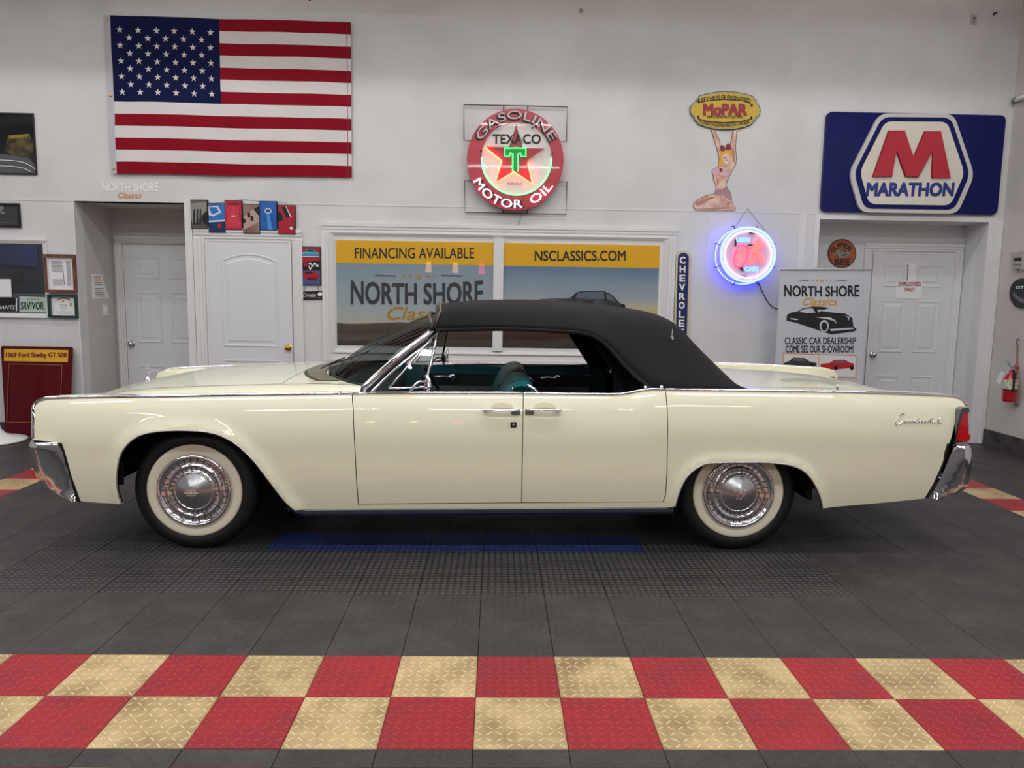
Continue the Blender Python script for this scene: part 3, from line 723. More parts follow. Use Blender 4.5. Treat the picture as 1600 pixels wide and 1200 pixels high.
# wheels
def wheel(cx, cz, sg, R=.342):
    y0 = sg*.765
    o = lambda d: d*sg        # outward
    def L(prof, n=64): return [(r, o(a)) for r, a in prof]
    t = B().lathe(L([(.235, .060), (.262, .092), (.285, .100), (.310, .094), (R-.010, .076), (R-.002, .058), (R, .03), (R, -.03), (R-.002, -.058), (R-.012, -.078), (.30, -.095), (.24, -.08)]), (cx, y0, cz), n=72).build('tyre', RUB, car, True)
    B().lathe(L([(.198, .072), (.208, .092), (.225, .0965), (.248, .0985), (.2585, .0975), (.260, .090)]), (cx, y0, cz), n=72).build('whitewall', WWALL, t, True)
    g = B()
    for dy in (-.04, -.02, 0, .02, .04): g.lathe([(R+.0006, o(dy)-.003), (R+.0006, o(dy)+.003)], (cx, y0, cz), n=48)
    g.build('tread_groove', BLACK, t)
    h = B().lathe(L([(.206, .075), (.206, .100), (.200, .108), (.190, .110), (.184, .103), (.180, .094), (.150, .090), (.146, .100), (.142, .101), (.138, .096), (.112, .092), (.109, .104), (.104, .108), (.099, .104), (.098, .102)]), (cx, y0, cz), n=80).build('hubcap', CHROME, car, True)
    B().lathe(L([(.100, .104), (.080, .114), (.05, .128), (.02, .139), (.001, .142)]), (cx, y0, cz), n=64).build('hub_cone', STEEL, h, True)
    f = B()
    for k in range(30):
        a = 2*PI*k/30; c_, s_ = math.cos(a), math.sin(a)
        for (r0, r1, dd) in ((.156, .176, .0925), (.116, .134, .0945)):
            wv = .0016; V = []
            for (r, d) in ((r0, dd-.006), (r1, dd-.006), (r1, dd+.003), (r0, dd+.003)):
                for e in (-wv, wv): V.append((cx+r*c_-e*s_, y0+o(d), cz+r*s_+e*c_))
            f.add(V, [(0, 2, 4, 6), (1, 3, 5, 7), (0, 1, 3, 2), (2, 3, 5, 4), (4, 5, 7, 6), (6, 7, 1, 0)])
    f.build('hubcap_fins', mat('dark_chrome', (90, 90, 96), .25, metal=1.), h)['kind'] = 'stuff'
    em = B(); ro = 0 if cx < 0 else .9
    def bx_(x0, z0, x1, z1):
        pts = [(x0, z0), (x1, z0), (x1, z1), (x0, z1)]; pr = [(cx+x*math.cos(ro)-z*math.sin(ro), y0+o(.132), cz+x*math.sin(ro)+z*math.cos(ro)) for x, z in pts]; em.prism(pr, (0, o(.012), 0))
    bx_(-.002, -.038, .002, .038); bx_(-.038, -.002, .038, .002)
    for z in (-.016, .014): bx_(-.024, z-.0015, .024, z+.0015)
    for x in (-.024, .022): bx_(x, -.014, x+.002, .014)
    em.build('wheel_emblem', CHROME, h)
hf = Q(303, 771, -.87); hr = Q(1154.5, 773, -.87)
for sg in (-1, 1):
    wheel(hf[0], .336, sg); wheel(hr[0], .340, sg)
B().tube([(hr[0], -.7, .34), (hr[0], .7, .34)], .05, 10).tube([(hf[0], -.7, .34), (hf[0], .7, .34)], .04, 10).build('axle', DARK, car)

# windshield
gl_car = mat_glass('windshield_glass', (.42, .46, .46), .35)
V = []; nu, nv = 28, 8
WT = lambda y: (-.375+.065*(abs(y)/.62)**2.2, 1.312-.070*(abs(y)/.62)**2)
for i in range(nu+1):
    u_ = -1+2*i/nu; yb = u_*.80; yt = u_*.62
    x0 = WB(yb)+.01; z0 = cowlz(x0, min(abs(yb), .7))+.002; x1, z1 = WT(yt)
    for k in range(nv+1):
        t = k/nv; V.append((x0+(x1-x0)*t-.03*math.sin(PI*t), yb+(yt-yb)*t, z0+(z1-z0)*t+.02*math.sin(PI*t)))
ws = mesh('windshield', V, [(i*(nv+1)+j, (i+1)*(nv+1)+j, (i+1)*(nv+1)+j+1, i*(nv+1)+j+1) for i in range(nu) for j in range(nv)], gl_car, car, True)
k_ = nv+1
B().tube([V[i*k_] for i in range(nu+1)], .009, 6).build('lower_seal', BLACK, ws, True)
B().tube([V[i*k_+nv] for i in range(nu+1)], 0, 8, sec=(.010, .014)).build('header_rail', mat('smoked_chrome', (120, 120, 126), .15, metal=1.), ws, True)
for sg in (-1, 1):
    a0 = Q(564, 611, -.80); a1 = Q(681, 514.5, -.635)
    pil = [(a0[0]+(a1[0]-a0[0])*t+.0, sg*(.82+(.635-.82)*t), a0[2]+(a1[2]-a0[2])*t+.016*math.sin(PI*t)) for t in np.linspace(0, 1, 12)]
    pr = B().tube(pil, 0, 10, sec=(.012, .020)).build('windshield_pillar', CHROME, car, True)
    B().tube([(x+.034, y-.004*sg, z-.026) for x, y, z in pil[:-1]], 0, 8, sec=(.012, .011)).build('pillar_trim', CHROME, pr, True)
    B().tube([(x+.017, y-.012*sg, z-.013) for x, y, z in pil[:-1]], .012, 8).build('pillar_seal', BLACK, pr, True)
    B().tube([(pil[-2][0], pil[-2][1], pil[-2][2]+.01), (pil[-1][0]+.0, pil[-1][1], pil[-1][2]+.006), (pil[-1][0]+.03, pil[-1][1], pil[-1][2]+.004)], .011, 8).build('pillar_cap', CHROME, pr, True)
    # vent window: chrome frame, glass, crank bracket
    def qv(x, y, yl): r = Q(x, y, -yl); return (r[0], sg*yl, r[2])
    va, vb, vc, vd = qv(607, 607, .83), qv(682, 520, .66), qv(666, 603, .80), qv(660, 606, .81)
    vf = B().tube([qv(684, 517, .655), qv(677, 552, .70), qv(669, 585, .76), qv(664, 603, .81)], 0, 8, sec=(.008, .010 if sg < 0 else .018)).build('vent_window_frame', CHROME if sg < 0 else BLACK, car, True)
    B().tube([va, qv(625, 606.5, .825), qv(648, 605.5, .82), vd], .006, 6).tube([va, qv(628, 583, .78), qv(654, 552, .72), vb], .006, 6).build('vent_rail', CHROME, vf, True)
    mesh('vent_glass', [va, vd, qv(675, 560, .715), vb, qv(640, 567, .75)], [(0, 1, 2, 3, 4)], mat_glass('vent_glass', (.8, .86, .86), 1.2) if sg < 0 else MATS['vent_glass'], vf)
    B().tube([qv(640, 612, .83), qv(650, 600, .82), qv(655, 596, .81), qv(664, 597, .81)], .008, 6).tube([qv(666, 586, .80), qv(670, 594, .80), qv(671, 604, .81), qv(667, 611, .82)], [.008, .014, .016, .012], 8).tube([qv(646, 607, .82), qv(658, 604, .82), qv(668, 606, .82)], .006, 6).build('vent_crank', CHROME, vf, True)
# wipers
wp = B()
for y0, y1 in ((-.52, -.16), (.06, .42)):
    p0 = (WB(y0)-.03, y0, cowlz(WB(y0), y0)+.02); p1 = (WB(y1)+.10, y1, cowlz(WB(y1), y1)+.085); pm = (WB(y1)+.03, (y0+y1)/2+.05, cowlz(WB(y1), 0)+.055)
    wp.tube([p0, pm], [.008, .005], 6).tube([(pm[0]-.02, pm[1]-.16, pm[2]-.015), pm, p1], .004, 6)
wp.build('wipers', BLACK, car)
# far mirror and near pedestal
mz = Q(700, 556, .93)
mr = B().lathe([(.001, -.02), (.03, -.018), (.046, -.006), (.05, .0), (.047, .004), (0.001, .004)], (mz[0]-.0, .93, mz[2]), 'X', 24).build('side_mirror', CHROME, car, True)
B().tube([(mz[0]-.01, .92, mz[2]-.045), (mz[0]-.035, .89, .90)], .008, 8).build('mirror_stalk', CHROME, mr, True)

# soft top
def qn(x, y, yl): return Q(x, y, -yl)
E_ = [(-.325, .655, 1.243), (-.1, .675, 1.252), (.1, .69, 1.257), (.33, .70, 1.252), (.53, .715, 1.241), (.62, .725, 1.215), (.70, .745, 1.15), (.80, .79, 1.04), (.945, .852, .93), (1.1, .862, .93), (1.3, .86, .935), (1.475, .845, .935)]
Sx = [(686, 484), (722, 479.5), (775, 478.5), (830, 478.5), (885, 480.5), (935, 485), (985, 490), (1027, 497), (1058, 512), (1088, 542), (1120, 573), (1153, 603)]
Sy = [.60, .61, .61, .61, .61, .61, .62, .63, .66, .70, .74, .80]
SS = []
for (p, y) in zip(Sx, Sy):
    q = qn(p[0], p[1], y); SS.append((q[0], y, q[2]))
CC = []
for i, s_ in enumerate(SS):
    cz = [.028, .030, .034, .036, .036, .034, .028, .02, .012, .0, -.004, -.008][i]; cxx = [-.03, 0, 0, 0, .02, .04, .06, .08, .10, .11, .11, .11][i]
    CC.append((s_[0]+cxx, 0, s_[2]+cz))
Ec, Sc_, Ccn = cat(E_, 5), cat(SS, 5), cat(CC, 5)
rows = []
for e, s_, c_ in zip(Ec, Sc_, Ccn):
    half = []
    for t in np.linspace(0, 1, 7)[:-1]:
        bow = .012*math.sin(PI*t)
        half.append((e[0]+(s_[0]-e[0])*t, e[1]+(s_[1]-e[1])*t+bow, e[2]+(s_[2]-e[2])*t))
    # rounded shoulder
    for t in np.linspace(0, 1, 9):
        y = s_[1]*(1-t); k = 1-(1-t)**2
        dz = -.012*math.exp(-(t/.10)**2)
        half.append((s_[0]+(c_[0]-s_[0])*k, y, s_[2]+(c_[2]-s_[2])*k+dz))
    rows.append([(x, -y, z) for x, y, z in half]+[(x, y, z) for x, y, z in reversed(half[:-1])])
k_ = len(rows[0]); V = [p for r in rows for p in r]
top = mesh('soft_top', V, [(i*k_+j, (i+1)*k_+j, (i+1)*k_+j+1, i*k_+j+1) for i in range(len(rows)-1) for j in range(k_-1)], FABRIC, car, True, mats=[FABRIC, LINING])
md = top.modifiers.new('thick', 'SOLIDIFY'); md.thickness = .014; md.offset = -1; md.material_offset = 1; md.material_offset_rim = 1
for sg in (-1, 1):
    ed = [(r[0][0], sg*abs(r[0][1]), r[0][2]) for r in rows]
    lim = [p for p in ed if p[0] < .955]
    B().tube([(x, y-.01*sg, z-.008) for x, y, z in lim], 0, 8, sec=(.010, .016)).build('side_rail', BLACK, car, True)
    # lining seen behind the opening: inner quarter
    V = [(.56, sg*.655, 1.235), (.90, sg*.62, 1.22), (1.1, sg*.70, .98), (1.1, sg*.80, .9), (.99, sg*.80, .88), (.80, sg*.72, .885)]
    mesh('quarter_lining', V, [tuple(range(len(V)))], LINING, top)
    bt = B()
    for (x, y) in ((922, 533), (951, 560), (962, 560), (949, 575)):
        q = Q(x, y, .68); bt.box((q[0]-.009, .66, q[2]-.003), (q[0]+.009, .675, q[2]+.003))
    if sg > 0: bt.build('top_fasteners', CHROME, top)
hd_ = [(r[0], r[1], r[2]) for r in rows[0]]
B().tube([(x-.004, y, z-.012) for x, y, z in hd_], 0, 8, sec=(.014, .022)).build('header_seal', BLACK, top, True)
B().tube([(x+.012, y*1.004, z+.004) for x, y, z in hd_], .006, 6).build('header_binding', mat('tan_binding', (120, 104, 92), .5), top, True)
# boot well behind the opening
B().box((1.0, -.85, .88), (1.50, .85, .905)).build('top_well', LINING, top)
# fastener at rear side and the cord above it
q = Q(1048, 528, -.72)
B().lathe([(.001, -.012), (.009, -.01), (.012, .0)], (q[0], -.745, q[2]), n=12).tube([(q[0], -.742, q[2]), (q[0]+.006, -.725, q[2]+.05)], .002, 5).build('tie_button', CHROME, top)
for px in (1008, 1033):
    q = Q(px, 605, -.86); B().lathe([(.012, 0), (.01, .012), (.001, .016)], (q[0], -.868, q[2]-.004), 'Z', 12).build('belt_stud', CHROME, car, True)
for px in (801, 865 if False else 835):
    q = Q(px, 609, -.86); B().tube([(q[0], -.855, .90), (q[0], -.855, .935)], .003, 6).build('lock_knob', CHROME, car, True)

# interior
ins = B().box((-.95, -.80, .30), (1.30, .80, .34)).build('cabin_floor', mat('dark_teal_carpet', (14, 40, 42), .9), car)
for sg in (-1, 1):
    for (nm, x0, x1, xc) in (('front', -.70, .145, -.30), ('rear', .17, .93, .52)):
        card = B().box((x0, sg*.845, .36), (x1, sg*.80, .885)).build('door_card', TEAL, car)
        xm0, xm1 = (x0+.20, x1-.06) if nm == 'front' else (x0+.08, x1-.12)
        pn = B().box((xm0, sg*.80, .66), (xm1, sg*.793, .83)).build('card_inlay', mat('dark_chrome_inlay', (74, 84, 88), .3, metal=.6), card)
        B().box((xm0+.01, sg*.793, .668), (xm1-.01, sg*.790, .735)).build('inlay_lower', mat('grey_inlay', (150, 156, 158), .35, metal=.5), card)
        B().tube([(xm0, sg*.79, .66), (xm1, sg*.79, .66), (xm1, sg*.79, .83), (xm0, sg*.79, .83)], .004, 5, closed=True).build('inlay_trim', CHROME, card)
        B().lathe([(.001, -sg*.03), (.026, -sg*.028), (.028, 0)], (xc+.03, sg*.79, .80), n=16).tube([(xc+.03, sg*.765, .80), (xc-.04, sg*.76, .812), (xc-.10, sg*.76, .806)], [.008, .006, .008], 6).build('window_crank', CHROME, card, True)
        B().box((x0, sg*.862, .885), (x1, sg*.80, .897)).build('door_sill_cap', CHROME, card)
dash = B()
V = []
prof = [(-.92, .90), (-.80, .915), (-.68, .90), (-.63, .87), (-.62, .78), (-.66, .66), (-.74, .60), (-.92, .56)]
for (y) in (-.73, -.4, 0, .4, .73): V += [(x, y, z-.02) for x, z in prof]
dash.add(V, [(i*8+j, i*8+j+1, (i+1)*8+j+1, (i+1)*8+j) for i in range(4) for j in range(7)]).build('dashboard', TEALD, car, True)
sw = B(); cxs, cys, czs = -.31, -.40, .83; tl_ = math.radians(62)
sw.tube([(cxs+.19*math.cos(a)*math.cos(tl_)*-1, cys+.19*math.sin(a), czs+.19*math.cos(a)*math.sin(tl_)) for a in np.linspace(0, 2*PI, 33)[:-1]], .0105, 8, closed=True)
sw.build('steering_wheel', mat('dark_teal_wheel', (10, 34, 38), .25), car, True)
B().tube([(cxs, cys, czs), (cxs-.35, cys, czs-.16)], .03, 10).tube([(cxs, cys-.18, czs), (cxs-.01, cys, czs-.01), (cxs, cys+.18, czs)], .010, 6).build('steering_column', TEALD, car, True)
def bench(x, zt_, name, lean=.12, split=True):
    root = None
    for (ya, yb) in (((-.74, -.02), (.02, .74)) if split else ((-.76, .76),)):
        b = B(); n_ = 10
        V = []
        for i in range(n_+1):
            y = ya+(yb-ya)*i/n_; e = min(1, min(i, n_-i)/1.2); s_ = .82+.18*e
            pr_ = [(x-.10, .42), (x-.13, .60), (x-.10+lean*.4, zt_-.10), (x-.05+lean*.6, zt_-.02*1), (x+.0+lean*.7, zt_), (x+.055+lean*.7, zt_-.015), (x+.08+lean*.7, zt_-.07), (x+.09+lean*.4, .60), (x+.08, .40)]
            c0 = (x+.0, .66)
            V += [(c0[0]+(px-c0[0])*s_, y, c0[1]+(pz-c0[1])*(.9+.1*e)) for px, pz in pr_]
        b.add(V, [(i*9+j, i*9+j+1, (i+1)*9+j+1, (i+1)*9+j) for i in range(n_) for j in range(8)]+[tuple(range(9)), tuple(n_*9+j for j in range(9))])
        o = b.build(name, TEAL, car, True)
        B().tube([(px+.002, (ya if s2 else yb), pz) for s2 in (1,) for px, pz in [(x+.02+lean*.7, zt_-.02), (x+.10+lean*.7, zt_-.08), (x+.11+lean*.3, .62)]], .012, 6).build('seat_edge_trim', CHROME, o, True)
        sd_ = o.modifiers.new('round', 'SUBSURF'); sd_.levels = 1; sd_.render_levels = 2
    B().box((x-.55, -.74, .36), (x-.06, .74, .50)).build('seat_cushion', TEAL, car)
bench(.12, .955, 'seat_back'); bench(1.04, .90, 'rear_seat_back', split=False)

# ------------------------------------------------------------------ doors, window and casings on the back wall
def casing(name_par, x0, x1, z0, z1, Y, wd=.075, bottom=False):
    """stepped door / window casing around the opening x0..x1, z0..z1"""
    for a, (g, d) in enumerate(((0, .014), (.018, .022), (.045, .030))):
        pass
    out = []
    def side(xa, xb, za, zb, horiz):
        b = B()
        for (s0, s1, d) in ((0, .3, .012), (.3, .62, .020), (.62, 1., .028)):
            if horiz == 't': b.box((xa, Y-d, za+(zb-za)*s0), (xb, Y, za+(zb-za)*s1))
            elif horiz == 'b': b.box((xa, Y-d, zb-(zb-za)*s0), (xb, Y, zb-(zb-za)*s1))
            elif horiz == 'l': b.box((xb-(xb-xa)*s0, Y-d, za), (xb-(xb-xa)*s1, Y, zb))
            else: b.box((xa+(xb-xa)*s0, Y-d, za), (xa+(xb-xa)*s1, Y, zb))
        return b.build('casing', TRIM, name_par)
    side(x0-wd, x1+wd, z1, z1+wd, 't'); side(x0-wd, x0, z0-(wd if bottom else 0), z1, 'l'); side(x1, x1+wd, z0-(wd if bottom else 0), z1, 'r')
    if bottom: side(x0, x1, z0-wd, z0, 'b')
def door(idx, x0, x1, z1, Y, panels, knob, kmat, arch=None, reveal=.03):
    y = Y-.004
    d = struct(B().box((x0+.004, y-.018, .01), (x1-.004, y, z1-.004)).build('door_%d' % idx, DOORM))
    B().box((x0, Y-.026, 0), (x0+.018, Y-.018, z1-.018)).build('door_stop', TRIM, d); B().box((x1-.018, Y-.026, 0), (x1, Y-.018, z1-.018)).build('door_stop', TRIM, d)
    B().box((x0, Y-.026, z1-.018), (x1, Y-.018, z1)).build('door_stop', TRIM, d)
    for k, (a, b_, c, e) in enumerate(panels):
        f = B(); q = .018; yy = y-.018
        if arch and k == 0:
            pts = [(a, c)]+[(b_, c), (b_, e)]+[(b_-(b_-a)*t, e+arch*math.sin(PI*t)) for t in np.linspace(0, 1, 15)[1:-1]]+[(a, e)]
        else: pts = [(a, c), (b_, c), (b_, e), (a, e)]
        cx, cz = (a+b_)/2, (c+e)/2
        def ins(m_):
            out = []; k_ = len(pts)
            for i in range(k_):
                u = np.array(pts[i])-np.array(pts[i-1]); v = np.array(pts[(i+1) % k_])-np.array(pts[i]); u = u/np.linalg.norm(u); v = v/np.linalg.norm(v)
                nu, nv = np.array([-u[1], u[0]]), np.array([-v[1], v[0]]); w2 = (nu+nv)/(1+nu@nv); out.append((pts[i][0]+w2[0]*m_, pts[i][1]+w2[1]*m_))
            return out
        loops = [(ins(0), 0), (ins(.004), .006), (ins(.013), .006), (ins(.022), .0012), (ins(.045), .0012), (ins(.060), .006)]
        V = []; n_ = len(pts)
        for lp, dd in loops: V += [(x, yy-dd, z) for x, z in lp]
        Fs = [(i*n_+j, i*n_+(j+1) % n_, (i+1)*n_+(j+1) % n_, (i+1)*n_+j) for i in range(len(loops)-1) for j in range(n_)]+[tuple((len(loops)-1)*n_+j for j in range(n_))]
        mesh('panel', V, Fs, DOORM, d)
    kx, kz = knob
    B().lathe([(.001, -.062), (.02, -.060), (.028, -.048), (.026, -.034), (.012, -.026), (.012, -.008), (.03, -.006), (.032, .0)], (kx, y-.018, kz), n=24).build('door_knob', kmat, d, True)
    return d
# left recess door
Yd = RY1
a = P(193, 381.5, Yd); x0 = P(198, 480, Yd)[0]; z1 = P(240, 382.5, Yd)[2]
dw = .86
k = P(208, 537, Yd)
def six(x0, w_, z1):
    s = .115; m = x0+w_/2; g = .05
    cols = ((x0+s, m-g), (m+g, x0+w_-s)); rows_ = ((z1-.36, z1-.13), (z1-1.05, z1-.50), (.20, z1-1.30))
    return [(a_, b_, c_, d_) for c_, d_ in rows_ for a_, b_ in cols]
d1_ = door(1, x0, x0+dw, z1, Yd, six(x0, dw, z1), (k[0], k[2]), STEEL)
casing(d1_, x0-.012, x0+dw+.012, 0, z1+.01, Yd)
# middle door with arched panel
w_ = wrect([(321.3, 374.7), (455, 376), (459, 566), (327.5, 566)], WY); zz = [P(385, y, WY)[2] for y in (397, 541.5, 562)]
px0, px1 = P(349, 480, WY)[0], P(435.5, 480, WY)[0]; k = P(452, 543, WY)
d2_ = door(2, w_[0], w_[1], w_[3], WY, [(px0, px1, zz[1], zz[0]-.06), (px0, px1, .20, zz[2])], (k[0], k[2]), BRASS, arch=.065)
casing(d2_, w_[0]-.01, w_[1]+.01, 0, w_[3]+.012, WY, .10)
cu = []
for s_, q, h_ in (('North', (357, 424.5, 386, 437), .3), ('Shore', (392, 424.5, 425, 438), .3), ('Classics', (380, 438.5, 404, 447), .25)):
    textq('etched_lettering', s_, mat('pale_grey_ink', (202, 202, 206), .6), d2_, q, back(WY-.023), bold=-.005, slant=h_, thick=.001)
# right recess door
Yd = RY2
x0, x1 = (P(1364.4, 393, Yd)[0]+P(1349, 600, Yd)[0])/2, (P(1489.5, 396, Yd)[0]+P(1471.5, 613, Yd)[0])/2; z1 = P(1427, 394.5, Yd)[2]; k = P(1357.5, 554, Yd)
d3_ = door(3, x0, x1, z1, Yd, six(x0, x1-x0, z1), (x0+.06, k[2]), STEEL)
casing(d3_, x0-.01, x1+.01, 0, z1+.01, Yd, .085)
pr = back(Yd-.024)
nt = thing('paper_notice', 'white paper with red capitals taped to the right-hand door', 'notice', tuple(P(1420, 467, Yd-.024)))
poly('paper', [(1400.5, 437.5), (1441, 438.5), (1439.5, 467.5), (1399.5, 466.5)], PAPER, nt, pr, .0, .002)
poly('upper_strip', [(1417, 410.5), (1431.5, 411.5), (1430.5, 438.5), (1414.5, 438)], PAPER, nt, pr, .002, .004)
textq('lettering', 'EMPLOYEES', REDINK, nt, (1403.5, 440.5, 1438.5, 447), pr, thick=.005); textq('lettering', 'ONLY', REDINK, nt, (1412.5, 449.5, 1429, 455.5), pr, thick=.005)

# big display window
wq = wrect([(516, 361), (1041, 372), (1036, 556), (521, 552)], WY)
win2 = struct(B().box((wq[0], WY-.004, wq[2]), (wq[1], WY, wq[3])).build('window_2', TRIM))
casing(win2, wq[0], wq[1], wq[2], wq[3], WY, .088, True)
casing(win2, wq[0]+.03, wq[1]-.03, wq[2]+.03, wq[3]-.03, WY-.002, .03, True)
mx0, mx1 = P(770.5, 460, WY)[0], P(786, 460, WY)[0]
B().box((mx0, WY-.0315, wq[2]+.035), (mx1, WY-.004, wq[3]-.035)).build('mullion', TRIM, win2); B().box((mx0+.03, WY-.038, wq[2]+.036), (mx1-.03, WY-.0315, wq[3]-.036)).build('mullion_bead', TRIM, win2)
zg0, zg1 = P(650, 541, WY)[2], P(650, 377, WY)[2]
zy = P(650, 413, WY)[2]
gx = ((P(526, 460, WY)[0], mx0), (mx1, P(1028, 460, WY)[0]))
SKY1 = mat_ramp('poster_sky_left', [(0, (58, 46, 42)), (.16, (78, 62, 54)), (.265, (96, 84, 70)), (.285, (196, 190, 176)), (.45, (178, 186, 190)), (1., (146, 164, 178))], zg0, zy, 2.2, .22, .3, stretch=(.5, 1, 1.4))
SKY2 = mat_ramp('poster_sky_right', [(0, (52, 36, 34)), (.25, (84, 52, 48)), (.40, (120, 96, 76)), (.43, (206, 184, 130)), (.52, (210, 196, 160)), (.60, (170, 180, 188)), (1., (112, 138, 168))], zg0, zy, 2.6, .30, .3, stretch=(.5, 1, 1.4))
GL = mat_glass('display_glass', (.97, .98, .98), .8)
pw = back(WY-.006)
prints = []
for k, (xa, xb) in enumerate(gx):
    p = thing('window_poster', ['left printed window poster with a yellow heading over a grey sky', 'right printed window poster with a web address and a dark car'][k], 'poster', ((xa+xb)/2, WY-.006, zg0)); prints.append(p)
    B().box((xa, WY-.007, zg0), (xb, WY-.005, zy)).build('print', (SKY1, SKY2)[k], p)
    B().box((xa, WY-.008, zy), (xb, WY-.005, zg1)).build('yellow_band', YEL, p)
    B().box((xa, WY-.020, zg0), (xb, WY-.017, zg1)).build('pane', GL, win2)
Lp, Rp = prints
textq('lettering', 'FINANCING AVAILABLE', INK, Lp, (554.5, 387, 741, 404), pw, bold=.012, thick=.004)
textq('lettering', 'NSCLASSICS.COM', INK, Rp, (835.5, 391.5, 977.5, 408), pw, bold=.022, thick=.004)
DINK = mat('charcoal_print', (58, 58, 62), .4)
textq('large_lettering', 'NORTH SHORE', DINK, Lp, (548, 442.5, 755, 476), pw, bold=.028, arch=.0, taper=.16, thick=.004)
textq('script_lettering', 'Classics', mat('ochre_print', (186, 146, 44), .4), Lp, (605, 479, 716, 500), pw, bold=.02, slant=.35, thick=.004)
for (cx, r) in ((630, 2.5), (641, 3.5), (654.5, 6), (668, 3), (679, 2)): poly('printed_star', star(cx, 431.5, r), MATS['ochre_print'], Lp, pw, .002, .004)
for q in ((586, 619), (690, 722)): poly('printed_rule', [(q[0], 429.5), (q[1], 430.5), (q[1], 432), (q[0], 431)], DINK, Lp, pw, .002, .004)
DC_ = mat('dark_car_print', (44, 46, 56), .35, noise=(7, (96, 100, 112), .5, .75)); SC_ = mat('sand_print', (205, 182, 128), .4)
def px4(pts): return [(500+x/2.7586, 340+y/2.7586) for x, y in pts]
poly('printed_car', px4([(880, 372), (900, 362), (960, 350), (1080, 345), (1105, 322), (1130, 316), (1220, 315), (1255, 330), (1290, 365), (1312, 380), (1318, 404), (1300, 412), (1200, 430), (900, 440), (830, 400)]), DC_, Rp, pw, .002, .004)
poly('printed_glass', px4([(1100, 345), (1112, 326), (1135, 321), (1222, 320), (1226, 350), (1160, 352)]), mat('pale_print', (104, 112, 124), .35), Rp, pw, .004, .005)
poly('printed_window', px4([(1235, 326), (1256, 338), (1272, 362), (1236, 352)]), MATS['pale_print'], Rp, pw, .004, .005)
poly('printed_highlight', px4([(905, 364), (960, 352), (1078, 347), (1085, 350), (960, 358), (905, 368)]), MATS['pale_print'], Rp, pw, .004, .005)
poly('printed_wheel', px4([(1296, 372), (1312, 372), (1318, 392), (1310, 406), (1298, 398)]), BLACK, Rp, pw, .004, .005)

# window at the left edge
x0, x1, z0, z1 = lw
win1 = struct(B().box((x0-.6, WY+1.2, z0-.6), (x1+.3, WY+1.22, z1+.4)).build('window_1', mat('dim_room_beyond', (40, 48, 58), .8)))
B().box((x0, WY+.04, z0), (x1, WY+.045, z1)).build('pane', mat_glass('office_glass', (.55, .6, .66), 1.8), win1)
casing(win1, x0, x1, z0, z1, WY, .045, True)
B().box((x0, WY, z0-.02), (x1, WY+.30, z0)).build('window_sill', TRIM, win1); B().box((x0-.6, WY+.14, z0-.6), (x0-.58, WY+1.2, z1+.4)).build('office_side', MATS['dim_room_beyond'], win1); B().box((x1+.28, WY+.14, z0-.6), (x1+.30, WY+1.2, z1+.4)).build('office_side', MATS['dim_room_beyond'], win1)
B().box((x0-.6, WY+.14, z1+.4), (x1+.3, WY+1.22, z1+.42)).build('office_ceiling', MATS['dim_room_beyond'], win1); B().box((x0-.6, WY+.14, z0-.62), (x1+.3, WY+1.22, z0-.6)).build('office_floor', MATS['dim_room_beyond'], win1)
qb = back(WY+1.18)
t = thing('blue_reflection_sheet', 'dark blue sheet added to stand in for a reflection in the office window', 'banner', tuple(P(30, 418, WY+1.18)))  # invented sheet behind the pane, in place of reflected blue
poly('blue_sheet', [(-30, 384), (58, 385), (60, 417), (-30, 412)], mat('reflection_navy', (30, 50, 110), .7), t, qb, 0, .006)
ol = bpy.data.lights.new('office_fill', 'AREA'); ol.energy = 9; ol.size = .6; oo = bpy.data.objects.new('office_fill', ol); C.objects.link(oo); oo.location = (x0+.2, WY+.6, z1+.38)  # added fill, no known lamp here; keeps the window contents from going black
t = thing('dark_reflection_patch', 'small dark patch added to stand in for a reflection in the office window', 'picture', tuple(P(29, 438, WY+1.18)))  # invented dark shape, in place of something reflected in the pane
poly('frame', [(22, 424), (35, 425), (36, 439), (23, 438.5)], INK, t, qb, 0, .012)
t = thing('pale_reflection_block', 'pale block added to stand in for a reflection in the office window', 'counter', (float(P(50, 470, WY+.8)[0]), WY+.8, z0-.6))  # invented pale shape, also in place of a reflection
B().box((P(30, 462, WY+.8)[0], WY+.6, z0-.6), (x1+.2, WY+1.0, P(30, 459, WY+.8)[2])).build('counter', mat('reflection_grey', (150, 154, 150), .5), t)
gp = back(WY+.03)
pl_ = thing('licence_plate', 'pale green licence plate with dark letters in the office window', 'licence plate', tuple(P(51, 488, WY+.03)))
poly('plate', [(30.5, 463), (73, 464.5), (73.5, 488), (31, 487.5)], mat('pale_green_plate', (186, 204, 190), .4), pl_, gp, 0, .004)
textq('lettering', 'SRVIVOR', INK, pl_, (32.8, 471.5, 69, 483.5), gp, bold=.02, thick=.006); textq('state_name', 'ILLINOIS', GREYINK, pl_, (43, 466, 63, 469.5), gp, bold=.01, thick=.006)
pl_ = thing('novelty_plate', 'black plate with white script lettering in the office window', 'plate', tuple(P(14, 486, WY+.03)))
poly('plate', [(-16, 466), (26.5, 466), (26.5, 485.5), (-16, 485.5)], mat('black_gloss_plate', (16, 16, 18), .15), pl_, gp, 0, .004)
poly('rim', [(25.5, 466), (27, 466), (27, 485.8), (25.5, 485.8)], PAPER, pl_, gp, .004, .006)
textq('lettering', 'GIANTS', mat('pale_ink', (205, 205, 200), .5), pl_, (-6, 477, 24, 483.5), gp, bold=.02, slant=.3, thick=.006)
nt = thing('sheet_of_paper', 'white sheet taped inside the office window', 'paper', tuple(P(8, 464, WY+.03)))
poly('paper', [(-14, 436), (17, 436), (18.5, 464), (-14, 464)], PAPER, nt, gp, 0, .002)

